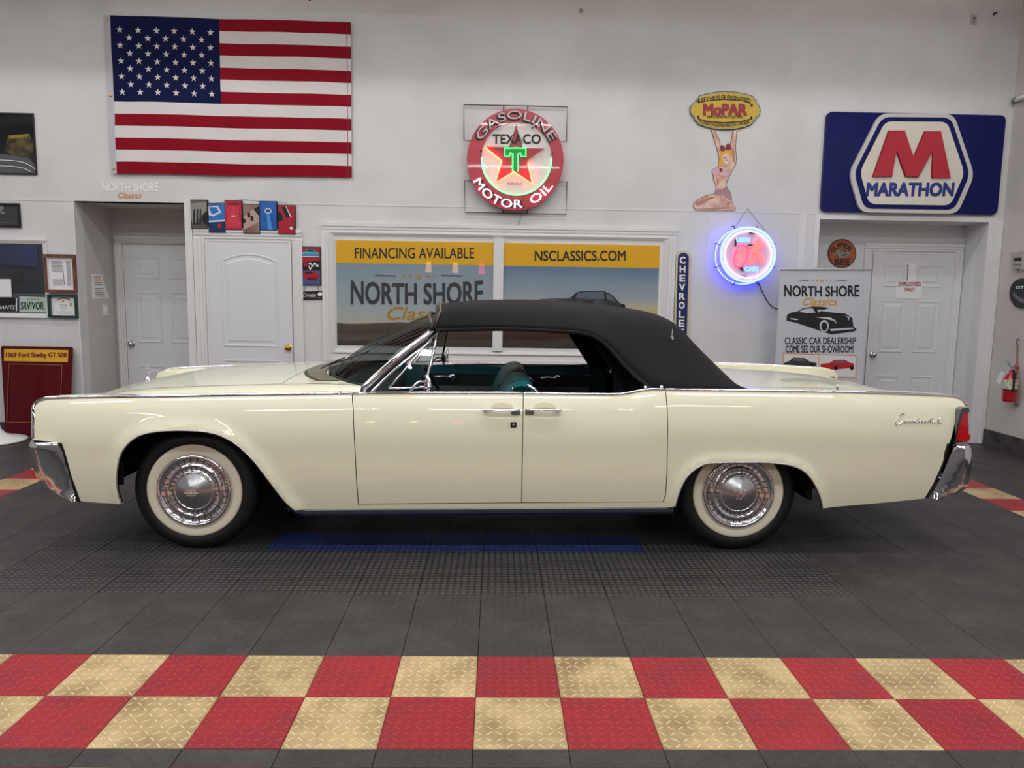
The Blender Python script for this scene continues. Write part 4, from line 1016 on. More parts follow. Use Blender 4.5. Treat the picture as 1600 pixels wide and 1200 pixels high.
# ------------------------------------------------------------------ flag
fq = [(171.5, 23.5), (548, 35), (549.5, 277.5), (182.5, 271)]
fY = WY-.03
c4 = [P(x, y, fY) for x, y in fq]
def flag(u, v, d=0.):
    p = (c4[0]*(1-u)*(1-v)+c4[1]*u*(1-v)+c4[2]*u*v+c4[3]*(1-u)*v)
    wv = .006*math.sin(7*u+2.2*v)+.004*math.sin(17*u-9*v)+.003*math.sin(5*v+1+3*u)+.0025*math.sin(31*u+23*v)
    return (p[0], p[1]+wv-d, p[2]+.003*math.sin(9*u))
fl = thing('flag', 'large red, white and blue striped flag with stars pinned to the wall', 'flag', (float(c4[3][0]), fY, float(c4[3][2])))
FR = mat('red_nylon', (138, 6, 30), .6, spec=.12); FW = mat('white_nylon', (222, 218, 216), .6, spec=.2); FB = mat('navy_nylon', (8, 20, 66), .6, spec=.12)
def fgrid(name, u0, u1, v0, v1, m, d=0., nu=40, nv=5):
    V = [flag(u0+(u1-u0)*i/nu, v0+(v1-v0)*j/nv, d) for i in range(nu+1) for j in range(nv+1)]
    return mesh(name, V, [(i*(nv+1)+j, i*(nv+1)+j+1, (i+1)*(nv+1)+j+1, (i+1)*(nv+1)+j) for i in range(nu) for j in range(nv)], m, fl, True)
UC = .452
for k in range(13):
    fgrid('stripe', UC if k < 7 else 0, 1, k/13, (k+1)/13, FW if k % 2 else FR)
can = fgrid('canton', 0, UC, 0, 7/13, FB, nu=24, nv=14)
for r in range(9):
    nc = 6 if r % 2 == 0 else 5
    for c in range(nc):
        u = UC*((c+.5)/6 if nc == 6 else (c+1)/6); v = (7/13)*(.165+r*.0905)
        V = []
        for i in range(10):
            rr = (.0150 if i % 2 == 0 else .0058); an = i*PI/5+PI
            V.append(flag(u+rr*math.sin(an), v+rr*math.cos(an)*1.56, .003))
        V.append(flag(u, v, .004))
        mesh('star', V, [(i, (i+1) % 10, 10) for i in range(10)], FW, can)
fgrid('header_tape', -.024, 0, 0, 1, mat('grey_canvas_tape', (190, 190, 196), .7), 0, 3, 14)
fgrid('hem', .982, .985, 0, 1, mat('hem_stitch', (120, 30, 50), .6), .001, 1, 14)
for v in (.03, .5, .97):
    q = flag(-.012, v, .004); B().lathe([(.006, 0), (.012, -.001), (.014, .001)], q, n=14).build('grommet', BRASS, fl, True)
# wall lettering above the recess
wl = thing('wall_decal', 'white and orange vinyl lettering above the left recess', 'decal', tuple(P(204, 308, WY)))
textq('white_lettering', 'NORTH SHORE', mat('bright_white_vinyl', (246, 246, 248), .3), wl, (159.5, 286, 247.5, 299.5), pb, bold=.03, taper=.15, thick=.003)
textq('orange_lettering', 'Classics', mat('orange_vinyl', (222, 140, 44), .35), wl, (185, 300.5, 222, 309.5), pb, bold=.015, slant=.35, thick=.003)

# ------------------------------------------------------------------ framed pieces at the left
def frame(root, q, Y, wf, mf, mi, d=.02, inner='print'):
    """picture frame: four pixel corners -> rectangle; wf = frame width in metres"""
    x0, x1, z0, z1 = wrect(q, Y)
    b = B()
    b.box((x0, Y-d, z1-wf), (x1, Y, z1)).box((x0, Y-d, z0), (x1, Y, z0+wf)).box((x0, Y-d, z0+wf), (x0+wf, Y, z1-wf)).box((x1-wf, Y-d, z0+wf), (x1, Y, z1-wf))
    b.build('frame', mf, root)
    B().box((x0+wf, Y-.006, z0+wf), (x1-wf, Y, z1-wf)).build(inner, mi, root)
    return x0, x1, z0, z1
t = thing('framed_poster', 'black framed poster of a dark car at the upper left edge', 'poster', tuple(P(28, 273, WY)))
frame(t, [(-70, 175), (53.5, 177), (58.5, 273), (-66, 272)], WY, .012, mat('black_frame', (18, 18, 24), .3), mat('black_gloss_print', (28, 28, 32), .12, noise=(2.2, (58, 58, 62), .45, .75, (.4, 1, 2))), .014)
p_ = back(WY-.006)
poly('printed_body', [(13, 212), (46, 209), (53, 224), (52, 240), (44, 246), (12, 240), (8, 235)], mat('olive_print', (96, 90, 56), .2, noise=(18, (48, 46, 34), .4, .6)), t, p_, .0, .002)
poly('printed_bonnet', [(-20, 240), (10, 241), (46, 247), (57, 262), (57.5, 271), (-20, 270)], mat('grey_print', (92, 92, 96), .12), t, p_, .0, .0018)
poly('printed_roof', [(13, 212), (46, 209), (42, 214), (16, 217)], mat('gold_brown_print', (150, 122, 44), .3), t, p_, .002, .003)
for dy in (0, 9): B().tube([p_(x, y+dy, .004) for x, y in ((-5, 250), (20, 251), (38, 254), (48, 259), (56, 265 if not dy else 262))][:5 if not dy else 4], .0035, 5).build('printed_highlight', PAPER, t)
t = thing('small_framed_sign', 'small black framed sign with pale lettering above the office window', 'sign', tuple(P(14, 355, WY)))
frame(t, [(-30, 317), (32, 318), (33.5, 355.5), (-29, 355)], WY, .018, mat('black_frame', (18, 18, 24), .3), mat('charcoal_print', (58, 58, 62), .4), .02)
poly('emblem', ell(2, 325, 4, 4, 16), GREYINK, t, p_, 0, .002); B().tube([p_(x, y, .003) for x, y, _ in cat([(-3, 333, 0), (1, 330, 0), (4, 334, 0), (8, 331, 0)], 4)], .003, 5).build('script_mark', MATS['pale_ink'], t)
poly('printed_rule', [(-4, 347.5), (22, 348), (22, 349), (-4, 348.5)], GREYINK, t, p_, 0, .002)
t = thing('brown_framed_document', 'brown wooden frame holding a typed white document', 'picture frame', tuple(P(97, 457, WY)))
frame(t, [(70, 397.5), (119, 397.5), (123, 457), (75, 457)], WY, .026, mat('brown_wood_frame', (122, 78, 56), .4, noise=(20, (96, 58, 40), .4, .6)), PAPER, .036)
for k in range(26):
    y = 408+k*1.5
    if k < 12 or 18 < k: poly('typed_line', [(80+k*.12, y), (96+k*.12+(k % 3), y), (96+k*.12+(k % 3), y+.6), (80+k*.12, y+.6)], GREYINK, t, p_, 0, .001)
    poly('typed_line', [(103+k*.1, y), (109+k*.1+(k % 2), y), (109+k*.1, y+.7), (103+k*.1, y+.7)], GREYINK, t, p_, 0, .001)
poly('ruled_line', [(98, 416), (98.6, 416), (101, 445), (100.4, 445)], INK, t, p_, 0, .0012); poly('ruled_line', [(80, 415.6), (98, 415.6), (98, 416.3), (80, 416.3)], INK, t, p_, 0, .0012)
t = thing('green_framed_certificate', 'dark green frame holding a white certificate', 'picture frame', tuple(P(101, 496, WY)))
frame(t, [(76, 460), (122, 460), (124, 496.5), (79, 496.5)], WY, .022, mat('dark_green_frame', (24, 56, 48), .4), PAPER, .036)
poly('heading', [(89, 468.5), (94, 466), (99, 465.2), (104, 466), (110, 468.5), (110, 470), (104, 467.4), (99, 466.6), (94, 467.4), (89, 470)], INK, t, p_, 0, .0012)
poly('seal', ell(98.5, 470.5, 2, 1.6, 12), GOLD, t, p_, 0, .0015); poly('seal', [(109, 473), (112, 473), (112, 479), (109, 479)], mat('olive_green_ink', (150, 170, 70), .5), t, p_, 0, .0015)
for k, (x0, x1) in enumerate(((93, 106), (95, 104), (94, 106), (96, 103), (88, 113), (90, 110))): poly('typed_line', [(x0, 476+k*2.7), (x1, 476+k*2.7), (x1, 476.7+k*2.7), (x0, 476.7+k*2.7)], REDINK if k == 3 else GREYINK, t, p_, 0, .001)
# note and switch on the side wall of the recess
ps = lambda px, py, d=0.: tuple(PX(px, py, x_ra)+np.array([d, 0, 0]))
t = thing('taped_notice', 'white sheet with yellow highlights taped inside the left recess', 'notice', tuple(PX(157, 466, x_ra)))
poly('paper', [(143.5, 428), (158.5, 430), (170.5, 466), (144, 466.5)], PAPER, t, ps, 0, .002)
for k, (y, m) in enumerate(((432, GREYINK), (435, GOLD), (438, GOLD), (441, GREYINK), (444, GREYINK), (450, GREYINK), (453, GOLD), (456, GREYINK), (459, GREYINK), (462, GREYINK))):
    poly('line_of_print', [(146+k*.3, y), (157+k*.8, y+.3), (157+k*.8, y+1.5), (146+k*.3, y+1.2)], m, t, ps, .002, .003)
t = thing('light_switch', 'white light switch inside the left recess', 'switch', tuple(PX(164, 493, x_ra)))
poly('plate', [(160.5, 476), (167, 476.5), (168.5, 493.5), (162, 493)], WHITE, t, ps, 0, .006); poly('toggle', [(163.5, 483), (165, 483), (165.5, 488), (164, 488)], PAPER, t, ps, .006, .014)

# six canvas prints over the middle door
cols_ = [((92, 88, 84), (42, 42, 40)), ((34, 120, 196), (14, 44, 92)), ((198, 40, 66), (146, 20, 44)), ((150, 118, 108), (70, 52, 50)), ((20, 100, 186), (8, 66, 140)), ((176, 20, 44), (120, 12, 30))]
qs = [((73, 120), (173, 124), (176, 293), (80, 292)), ((175, 142), (273, 146), (281, 316), (180, 312)), ((274, 124), (374, 128), (375, 300), (276, 297)), ((376, 148), (474, 150), (482, 320), (382, 318)), ((477, 129), (578, 132), (580, 302), (479, 300)), ((582, 152), (684, 155), (686, 325), (586, 323))]
lbl = ['leftmost narrow canvas print, grey car side with black vents', 'second canvas print from the left, blue car nose over dark blue', 'red canvas print of a car bonnet seen head-on', 'brown canvas print of a car roof and side louvres', 'bright blue canvas print of a bonnet with an oval badge', 'rightmost canvas print, red car with black windows']
BE = mat('canvas_black_edge', (18, 16, 18), .5)
for k, q in enumerate(qs):
    q = [(280+x/3.75, 280+y/3.75) for x, y in q]
    x0, x1, z0, z1 = wrect(q, WY); dY = .034 if k % 2 == 0 else .03
    t = thing('canvas_print', lbl[k], 'picture', ((x0+x1)/2, WY, z0), 'canvas prints over the middle door')
    B().box((x0, WY-dY, z0), (x1, WY, z1)).build('canvas', BE, t)
    yy = WY-dY-.001
    def pc(u, v, d=0.): return (x0+(x1-x0)*(.03+.94*u), yy-d, z1-(z1-z0)*(.02+.96*v))
    def lay(name, pts, m, d): 
        return B().prism([pc(u, v, d) for u, v in pts], (0, -.001, 0)).build(name, m, t)
    lay('ground', [(0, 0), (1, 0), (1, 1), (0, 1)], mat('canvas_ground_%d' % k, cols_[k][0], .35, noise=(9, cols_[k][1], .45, .75)), 0)
    dk = mat('canvas_dark_%d' % k, cols_[k][1], .35); W1 = mat('print_highlight', (214, 216, 222), .35); BK = mat('print_black', (16, 16, 18), .35)
    if k == 0:
        lay('printed_panel', [(0, .12), (1, .05), (1, .35), (.1, .9), (0, .7)], mat('print_warm_grey', (142, 138, 128), .35), .001)
        for a_ in (.15, .35, .55): lay('printed_vent', [(a_, .35), (a_+.1, .30), (a_+.06, .85), (a_-.06, .9)], BK, .002)
        lay('printed_wheel', [(1+.3*math.sin(a_)-.02 if 1+.3*math.sin(a_) < 1 else 1, .65+.22*math.cos(a_)) for a_ in np.linspace(PI, 2*PI, 10)], BK, .003)
    if k == 1:
        lay('printed_nose', [(0, .1), (.6, .05), (.8, .3), (.3, .45), (0, .4)], W1, .001); lay('printed_nose', [(.05, .12), (.5, .12), (.65, .28), (.2, .38)], mat('print_blue', (30, 110, 200), .35), .002)
        lay('printed_lower', [(0, .65), (1, .62), (1, 1), (0, 1)], dk, .001); lay('printed_lamp', [(.65+.12*math.cos(a_), .78+.09*math.sin(a_)) for a_ in np.linspace(0, 2*PI, 13)[:-1]], REDINK, .002); lay('printed_bumper', [(0, .6), (1, .56), (1, .62), (0, .66)], W1, .002)
    if k == 2:
        lay('printed_bonnet', [(.2, .25), (.35, .18), (.65, .18), (.8, .25), (.9, .9), (.1, .9)], mat('print_bright_red', (214, 56, 80), .3), .001)
        lay('printed_windshield', [(.05, .05), (.95, .05), (.85, .16), (.15, .16)], dk, .002); lay('printed_badge', [(.35, .52), (.65, .52), (.6, .56), (.4, .56)], W1, .003)
        lay('printed_crease', [(.3, .28), (.33, .28), (.36, .6), (.33, .6)], dk, .002); lay('printed_crease', [(.67, .28), (.70, .28), (.66, .6), (.63, .6)], dk, .002)
    if k == 3:
        lay('printed_roof', [(0, .45), (.7, .1), (1, .3), (1, .6), (0, .9)], mat('print_tan', (186, 158, 146), .35), .001)
        for u, v in ((.25, .3), (.45, .42)): lay('printed_louvre', [(u, v), (u+.18, v-.04), (u+.2, v+.13), (u+.02, v+.16)], BK, .002)
        lay('printed_window', [(0, .45), (.2, .58), (.05, .68), (0, .66)], BK, .002); lay('printed_window', [(.65, .15), (1, .05), (1, .4)], BK, .002)
    if k == 4:
        lay('printed_bulge', [(.4, .45), (.55, .42), (.75, 1), (.45, 1)], mat('print_light_blue', (70, 150, 220), .3), .001)
        lay('printed_badge', [(.5+.22*math.cos(a_), .33+.10*math.sin(a_)) for a_ in np.linspace(0, 2*PI, 17)[:-1]], W1, .002); lay('printed_badge_centre', [(.5+.15*math.cos(a_), .33+.06*math.sin(a_)) for a_ in np.linspace(0, 2*PI, 17)[:-1]], dk, .003)
    if k == 5:
        lay('printed_window', [(.2, .06), (.45, .03), (.75, .38), (.5, .45)], BK, .001); lay('printed_window', [(0, .2), (.15, .25), (.35, .5), (0, .58)], BK, .001)
        lay('printed_pillar', [(.45, .03), (.5, .03), (.82, .4), (.75, .42)], W1, .002); lay('printed_lamp', [(.78+.1*math.cos(a_), .8+.06*math.sin(a_)) for a_ in np.linspace(0, 2*PI, 13)[:-1]], W1, .002)
wr = thing('hanging_wire', 'thin grey picture wire sagging above the canvas prints', 'wire', tuple(P(380, 312, WY)))
B().tube([pb(x, y, .01) for x, y in ((328, 319), (352, 315.5), (381, 311.5), (407, 315), (450, 316.5))], .0018, 5).build('wire', GREYINK, wr)
# small car plaque and name plate between door and window
t = thing('car_plaque', 'tall narrow tin plaque with a blue car above a red car', 'sign', tuple(P(487, 446, WY)))
x0, x1, z0, z1 = wrect([(468.5, 385), (500.5, 386), (503, 446), (472.5, 445)], WY)
B().box((x0, WY-.02, z0), (x1, WY, z1)).build('plate', mat('dark_plaque_edge', (60, 40, 42), .4), t)
def pc(u, v, d=0.): return (x0+(x1-x0)*u, WY-.02-d, z1-(z1-z0)*v)
def lay(n_, pts, m, d): return B().prism([pc(u, v, d) for u, v in pts], (0, -.001, 0)).build(n_, m, t)
lay('red_field', [(.04, .03), (.96, .03), (.96, .42), (.04, .42)], mat('plaque_red', (170, 34, 50), .35), 0); lay('black_field', [(.04, .42), (.96, .36), (.96, .62), (.04, .62)], BLACK, .0005); lay('blue_field', [(.04, .62), (.96, .58), (.96, .98), (.04, .98)], mat('plaque_blue', (60, 92, 150), .35), 0)
lay('printed_blue_car', [(.06, .16), (.25, .13), (.35, .07), (.65, .07), (.75, .13), (.94, .16), (.94, .27), (.06, .27)], mat('print_cyan', (50, 150, 180), .35), .002); lay('printed_windshield', [(.32, .13), (.38, .085), (.62, .085), (.68, .13)], INK, .003)
for v in (.16, .25): lay('printed_chrome', [(.06, v), (.94, v), (.94, v+.015), (.06, v+.015)], PAPER, .003)
lay('printed_red_car', [(.08, .70), (.25, .64), (.6, .63), (.85, .68), (.94, .78), (.85, .86), (.5, .90), (.2, .86)], mat('plaque_crimson', (176, 30, 54), .3), .002); lay('printed_windshield', [(.2, .66), (.55, .645), (.65, .69), (.25, .71)], INK, .003); lay('printed_grille', [(.3, .83), (.8, .80), (.8, .84), (.35, .87)], INK, .003)
for i in range(4):
    for j in range(2):
        if (i+j) % 2 == 0: lay('printed_check', [(.42+i*.12, .42+j*.05), (.54+i*.12, .42+j*.05), (.54+i*.12, .47+j*.05), (.42+i*.12, .47+j*.05)], PAPER, .003)
lay('printed_script', [(.12, .44), (.4, .42), (.45, .5), (.2, .52)], MATS['plaque_red'], .003); lay('printed_v', [(.36, .46), (.42, .46), (.48, .56), (.6, .50), (.5, .60), (.45, .6)], PAPER, .003)
t2 = thing('name_plate', 'small black plate with pale script hanging under the plaque', 'sign', tuple(P(488, 469, WY)))
poly('plate', [(471, 455.5), (504, 454.5), (505, 468), (472, 468.5)], BLACK, t2, pb, .0, .012); B().tube([pb(477, 446, .008), pb(477, 456, .008)], .0015, 5).build('hanger', WIRE, t2); B().tube([pb(497, 446, .008), pb(498, 456, .008)], .0015, 5).build('hanger', WIRE, t2)
textq('script', 'Corvette', PAPER, t2, (474, 457.5, 494, 464), back(WY-.012), bold=0, slant=.4, thick=.002); poly('badge', ell(500, 459.5, 3.6, 3.2, 16), PAPER, t2, back(WY-.012), 0, .002); poly('printed_rule', [(482, 465), (502, 464.6), (502, 465.6), (482, 466)], GREYINK, t2, back(WY-.012), 0, .002)

# ------------------------------------------------------------------ round gasoline neon sign
t = thing('gasoline_neon_sign', 'large round red and white neon sign with a star and green letter', 'neon sign', tuple(P(805, 329, WY)))
cxy = (805, 249.5); p0 = back(WY-.10)
RIM = mat('sign_red_ring', (186, 58, 72), .3, coat=.4); RS = mat('sign_star_red', (172, 44, 56), .3, coat=.4)
b = B(); poly('', ell(*cxy, 75.5, 79.5, 64), RIM, t, p0, -.06, 0, bld=b); b.build('disc', RIM, t)
poly('white_face', ell(807, 249, 55, 56.5, 56), mat('sign_white', (226, 218, 214), .3, coat=.4), t, p0, 0, .004)
SP = [(806.4, 195), (816.6, 231.4), (852.4, 232.4), (824, 253), (832, 288), (803, 269), (774, 286), (784, 252), (757, 230), (795.6, 231)]
poly('star', SP, RS, t, p0, .004, .007)
p1 = back(WY-.107)
textq('lettering', 'TEXACO', INK, t, (769.6, 209.5, 845, 225), p1, bold=.03, thick=.002)
textq('small_lettering', 'PETROLEUM', INK, t, (792, 285.5, 816, 288.5), p1, thick=.001)
poly('green_letter', [(788, 232), (822, 232), (822, 246), (814, 246), (813, 240), (809.5, 240), (809.5, 268), (800.5, 268), (800.5, 240), (796.5, 240), (796, 246), (788, 246)], mat('sign_green', (16, 120, 50), .3), t, p1, 0, .003)
TUBE_OFF = mat('unlit_tube', (196, 190, 186), .2, coat=.6)
def neon(name, rgb, es): return mat(name, rgb, .3, emit=rgb, es=es)
NW, NG, NGP, NO = neon('neon_white', (255, 240, 255), 2.6), neon('neon_green', (60, 255, 110), 3.2), neon('neon_pale_green', (110, 255, 150), 2.6), neon('neon_amber', (255, 84, 50), 17.)
arctext('dark_letter_back', 'GASOLINE', mat('sign_letter_backing', (64, 40, 44), .5), t, (804, 251), 66, 152, 26, 15, p1, bold=.05, depth=.001, ry=70)  # dark letter shapes set behind the unlit tubes
arctext('unlit_letters', 'GASOLINE', TUBE_OFF, t, (806, 250), 66, 152, 27, 13.5, p1, bold=-.012, depth=.018, ry=70)
arctext('dark_letter_back', 'MOTOR', mat('sign_letter_backing', (64, 40, 44), .5), t, (806, 250), 65, 209, 281, 13, p1, bold=.03, inward=True, depth=.001, ry=69)
arctext('lit_letters', 'MOTOR', NW, t, (804, 249), 66, 207, 280, 13, p1, bold=-.004, inward=True, depth=.02, ry=70)
arctext('lit_letters', 'OIL', NW, t, (804, 249), 66, 292, 326, 13, p1, bold=-.004, inward=True, depth=.02, ry=70)
def ntube(name, pts, m, r=.0055, d=.022, closed=False, pp=p1, par=t): return B().tube([pp(x, y, d) for x, y in pts], r, 6, closed=closed).build(name, m, par, True)
ntube('star_tube', [(757.5, 230.5), (784, 252), (774.5, 285.5), (803, 269), (831.5, 287.5), (824.5, 255)], NO)
ntube('unlit_star_tube', [(757, 229.5), (795, 230)], TUBE_OFF); ntube('unlit_star_tube', [(824, 252), (852, 233)], TUBE_OFF); ntube('unlit_star_tube', [(795.6, 230), (806.4, 196), (816, 230)], TUBE_OFF, .004)
ntube('letter_tube', cat([(801, 268, 0), (801, 241, 0), (797, 239.5, 0), (796, 245, 0), (789, 245.5, 0), (788.5, 232.5, 0), (805, 231.8, 0), (821.5, 232.5, 0), (821.5, 245.5, 0), (814, 245, 0), (813, 239.5, 0), (809.3, 241, 0), (809, 268, 0)], 1) and [(801, 268), (801, 241), (797, 239.5), (796, 245), (789, 245.5), (788.5, 232.5), (805, 231.8), (821.5, 232.5), (821.5, 245.5), (814, 245), (813, 239.5), (809.3, 241), (809, 268)], NG, .006)
ntube('ring_tube', ell(807, 249, 54.5, 56, 44, 178, 362), NGP, .006); ntube('unlit_ring_tube', ell(807, 249, 54.5, 56, 44, 5, 175), mat('unlit_ring_tube', (200, 196, 190), .3), .004)
for q in ((778, 199.5), (832, 199.5), (752, 236), (862, 240), (782, 298.5), (830, 300)): poly('tube_cap', ell(q[0], q[1], 2, 1, 8), BLACK, t, p1, 0, .02)
fr_ = thing('sign_wire_frame', 'black wire frame behind the round gasoline sign', 'frame', tuple(P(805, 335, WY)))
pf = back(WY-.03)
B().tube([pf(*q) for q in ((736, 220.5), (725, 219), (724.8, 163.5), (886.5, 167), (885, 221), (876, 222))], .005, 6).build('upper_rod', WIRE, fr_); B().tube([pf(*q) for q in ((736, 283), (725.8, 282), (726.5, 332), (884.5, 335), (886, 284), (872, 284))], .005, 6).build('lower_rod', WIRE, fr_)
for q in ((787, 164, 787, 175), (824.5, 165, 824.5, 176), (786.5, 326, 786.5, 333), (824, 326, 824, 334)): B().tube([pf(q[0], q[1]), pf(q[2], q[3])], .005, 6).build('strut', WIRE, fr_)
cd_ = thing('electrical_cord', 'thin grey cord curling below the round gasoline sign', 'cord', tuple(P(795, 364, WY)))
B().tube([pb(x, y, .012) for x, y, _ in cat([(814, 336, 0), (811, 348, 0), (806, 356, 0), (797, 362, 0), (785, 363, 0), (776, 359, 0), (768, 359, 0)], 4)], .0028, 5).build('cord', GREYINK, cd_)

# ------------------------------------------------------------------ used-cars neon clock-shaped sign
t = thing('round_ok_neon_sign', 'round neon sign glowing blue with a red script hung on a chain', 'neon sign', tuple(P(1167, 442, WY)))
c2 = (1167.5, 398.5); p2 = back(WY-.16)
b = B(); poly('', ell(c2[0], c2[1], 43.5, 43.5, 56), None, t, p2, -.13, 0, bld=b); b.build('drum', mat('lavender_face', (214, 190, 236), .35), t)
ntube('outer_ring', ell(c2[0]+.5, c2[1]-.5, 42.3, 42.3, 56), neon('neon_ice_blue', (110, 160, 255), 3.6), .009, .012, True, p2, t)
ntube('added_halo_ring', ell(c2[0]-1, c2[1]+1, 44.2, 44.2, 56), neon('added_halo_blue', (60, 70, 255), 16.), .006, -.10, True, p2, t)  # added hidden emitter that throws the blue halo onto the wall
ntube('inner_ring', ell(c2[0]+.5, c2[1]-.5, 36.5, 36.5, 56), neon('neon_cream', (255, 226, 170), 2.6), .0075, .018, True, p2, t)
NB = neon('neon_sky_blue', (90, 190, 255), 2.6); NP = neon('neon_pink_red', (255, 60, 90), 2.6); NC = neon('neon_coral', (255, 90, 80), 2.4)
textq('lit_word', 'USED', NB, t, (1149.5, 371.5, 1171, 378.3), p2, bold=.02, thick=.02); textq('lit_word', 'CARS', NB, t, (1162.5, 417.3, 1184, 424), p2, bold=.02, thick=.02)
def c6(pts): return [(1110+x/6.667, 320+y/6.667) for x, y in pts]
def sm(pts, cl=False): return [(a[0], a[1]) for a in cat([(x, y, 0) for x, y in c6(pts)], 4, cl)]
ntube('letter_o', sm([(340, 420), (290, 430), (255, 500), (240, 580), (255, 635), (310, 645), (360, 590), (385, 520), (375, 450)], True), NP, .007, .024, True, p2, t)
ntube('letter_o', sm([(330, 445), (285, 500), (275, 570), (300, 605), (345, 560), (350, 480)], True), NC, .006, .02, True, p2, t)
ntube('letter_k', sm([(385, 440), (430, 435), (470, 380), (500, 360), (505, 390), (450, 470), (400, 570), (395, 615), (430, 600), (460, 520)]), NC, .007, .026, False, p2, t)
ntube('letter_k', sm([(550, 410), (520, 410), (470, 470), (440, 500), (480, 500), (500, 560), (530, 600), (545, 580), (510, 520), (480, 480), (545, 415)]), NC, .007, .026, False, p2, t)
for pts in ([(250, 360), (268, 360), (268, 430), (250, 430)], [(385, 415), (440, 410), (440, 435), (385, 440)], [(295, 655), (330, 650), (345, 690), (330, 690)], [(400, 285), (480, 285), (470, 300), (410, 300)], [(300, 740), (380, 740), (370, 752), (310, 752)]):
    poly('painted_tube', c6(pts), mat('blockout_brown', (60, 44, 50), .5), t, p2, .004, .012)
for a in (22, 158, -22, 202, 68, 112, -68, -112):
    ca, sa = math.cos(math.radians(a)), math.sin(math.radians(a))
    B().tube([p2(c2[0]+42*ca, c2[1]-42*sa, -.05), p2(c2[0]+50*ca, c2[1]-50*sa, -.05), p2(c2[0]+50*ca+(3 if ca > 0 else -1), c2[1]-50*sa, -.1)], .004, 5).build('bracket', WIRE, t)
ch = thing('hanging_chain', 'thin chain holding up the blue-glowing round neon sign', 'chain', tuple(P(1167.5, 325.5, WY)))
B().tube([pb(1143, 361, .03), pb(1167.5, 326, .012), pb(1193, 360, .03)], .003, 5).build('chain', mat('grey_chain', (110, 110, 116), .4, metal=.7), ch)
t = thing('power_cord', 'black cord running from the blue neon sign behind the banner', 'cord', tuple(P(1200, 484, WY)))
B().tube([pb(x, y, .03) for x, y, _ in cat([(1183, 441, 0), (1189, 455, 0), (1197, 470, 0), (1206, 480, 0), (1220, 485, 0)], 4)], .005, 6).build('cord', WIRE, t)

# ------------------------------------------------------------------ vertical enamel sign
t = thing('vertical_enamel_sign', 'narrow vertical dark blue enamel sign with rounded ends', 'sign', tuple(P(1064, 560, WY)))
def stad(x0, x1, x0b, x1b, y0, y1, n_=9):
    rx = (x1-x0)/2; cx = (x0+x1)/2; cxb = (x0b+x1b)/2
    return [(cx+rx*math.cos(a), y0+rx*1.0-rx*math.sin(a)) for a in np.linspace(PI, 0, n_)]+[(cxb+rx*math.cos(a), y1-rx-rx*math.sin(a)) for a in np.linspace(0, -PI, n_)]
poly('rim', stad(1055.5, 1078.5, 1051.5, 1074, 391.5, 566), mat('cream_enamel_rim', (206, 198, 160), .35, noise=(20, (150, 128, 90), .62, .72)), t, pb, 0, .02)
poly('field', stad(1058.5, 1075.5, 1054.5, 1071.2, 395, 562), mat('navy_enamel', (20, 40, 92), .3), t, pb, .02, .022)
for i, c_ in enumerate('CHEVROLET'):
    y = 401+i*14.1; x = 1066.6-i*.27
    textq('letter', c_, WHITE, t, (x-4.6, y, x+4.6, y+11), back(WY-.022), bold=.045, thick=.002)

# ------------------------------------------------------------------ oval parts sign held up by a cut-out figure
def f7(pts): return [(1070+x/6., 140+y/6.) for x, y in pts]
t = thing('oval_parts_sign', 'yellow scalloped oval sign with dark red lettering', 'sign', tuple(P(1132, 203, WY)))
outl = f7([(42, 200), (48, 160), (70, 135), (100, 118), (100, 95), (120, 90), (130, 62), (200, 40), (290, 25), (370, 20), (470, 25), (560, 40), (640, 68), (650, 95), (668, 100), (664, 130), (695, 155), (706, 200), (698, 245), (665, 265), (662, 290), (640, 300), (632, 325), (560, 358), (460, 378), (370, 382), (270, 375), (190, 355), (115, 330), (105, 302), (85, 295), (82, 268), (52, 240)])
cc = (1132.2, 173.2)
def shrink(pts, k, kx=None): return [(cc[0]+(x-cc[0])*(kx or k), cc[1]+(y-cc[1])*k) for x, y in pts]
poly('rim', outl, mat('sign_dark_rim', (44, 42, 34), .4), t, pb, .010, .016); poly('pale_border', shrink(outl, .965, .98), mat('olive_cream', (176, 170, 120), .4), t, pb, .016, .018)
poly('yellow_field', shrink(outl, .90, .945), mat('sign_yellow', (208, 172, 30), .35), t, pb, .018, .020)
p7 = back(WY-.020)
for q in ([(130, 130), (118, 120), (125, 90), (140, 100)], [(125, 280), (115, 250), (130, 240), (138, 262)], [(610, 150), (620, 135), (640, 142), (632, 165)], [(612, 255), (628, 250), (634, 275), (620, 283)]): poly('scroll', f7(q), INK, t, p7, 0, .002)
tb = f7([(130, 120), (200, 100), (370, 88), (540, 100), (620, 128), (612, 134), (540, 108), (370, 96), (200, 108), (136, 128)]); poly('rule', tb, INK, t, p7, 0, .002)
tb = f7([(120, 268), (200, 290), (370, 306), (540, 292), (628, 268), (628, 276), (540, 300), (370, 314), (200, 298), (122, 276)]); poly('rule', tb, INK, t, p7, 0, .002)
textq('upper_lettering', 'USE CHRYSLER ENGINEERED', INK, t, (1092.5, 149, 1173, 156), p7, bold=.02, thick=.003, bend=5.)
arc_v = None
textq('large_lettering', 'MoPAR', mat('sign_dark_red', (156, 20, 40), .4), t, (1098.5, 162, 1167.5, 181), p7, bold=.06, thick=.004)
textq('lettering', 'PARTS AND ACCESSORIES', INK, t, (1105, 180.5, 1160.5, 184.8), p7, bold=.02, thick=.003)
textq('lower_lettering', 'PLYMOUTH-DODGE-DESOTO-CHRYSLER', INK, t, (1092.5, 191.5, 1171, 198), p7, bold=.02, thick=.003, bend=-5.5)
t = thing('pinup_cutout', 'flat cut-out of a kneeling woman in a pink two-piece with raised arms', 'cut-out', tuple(P(1116, 330, WY)))
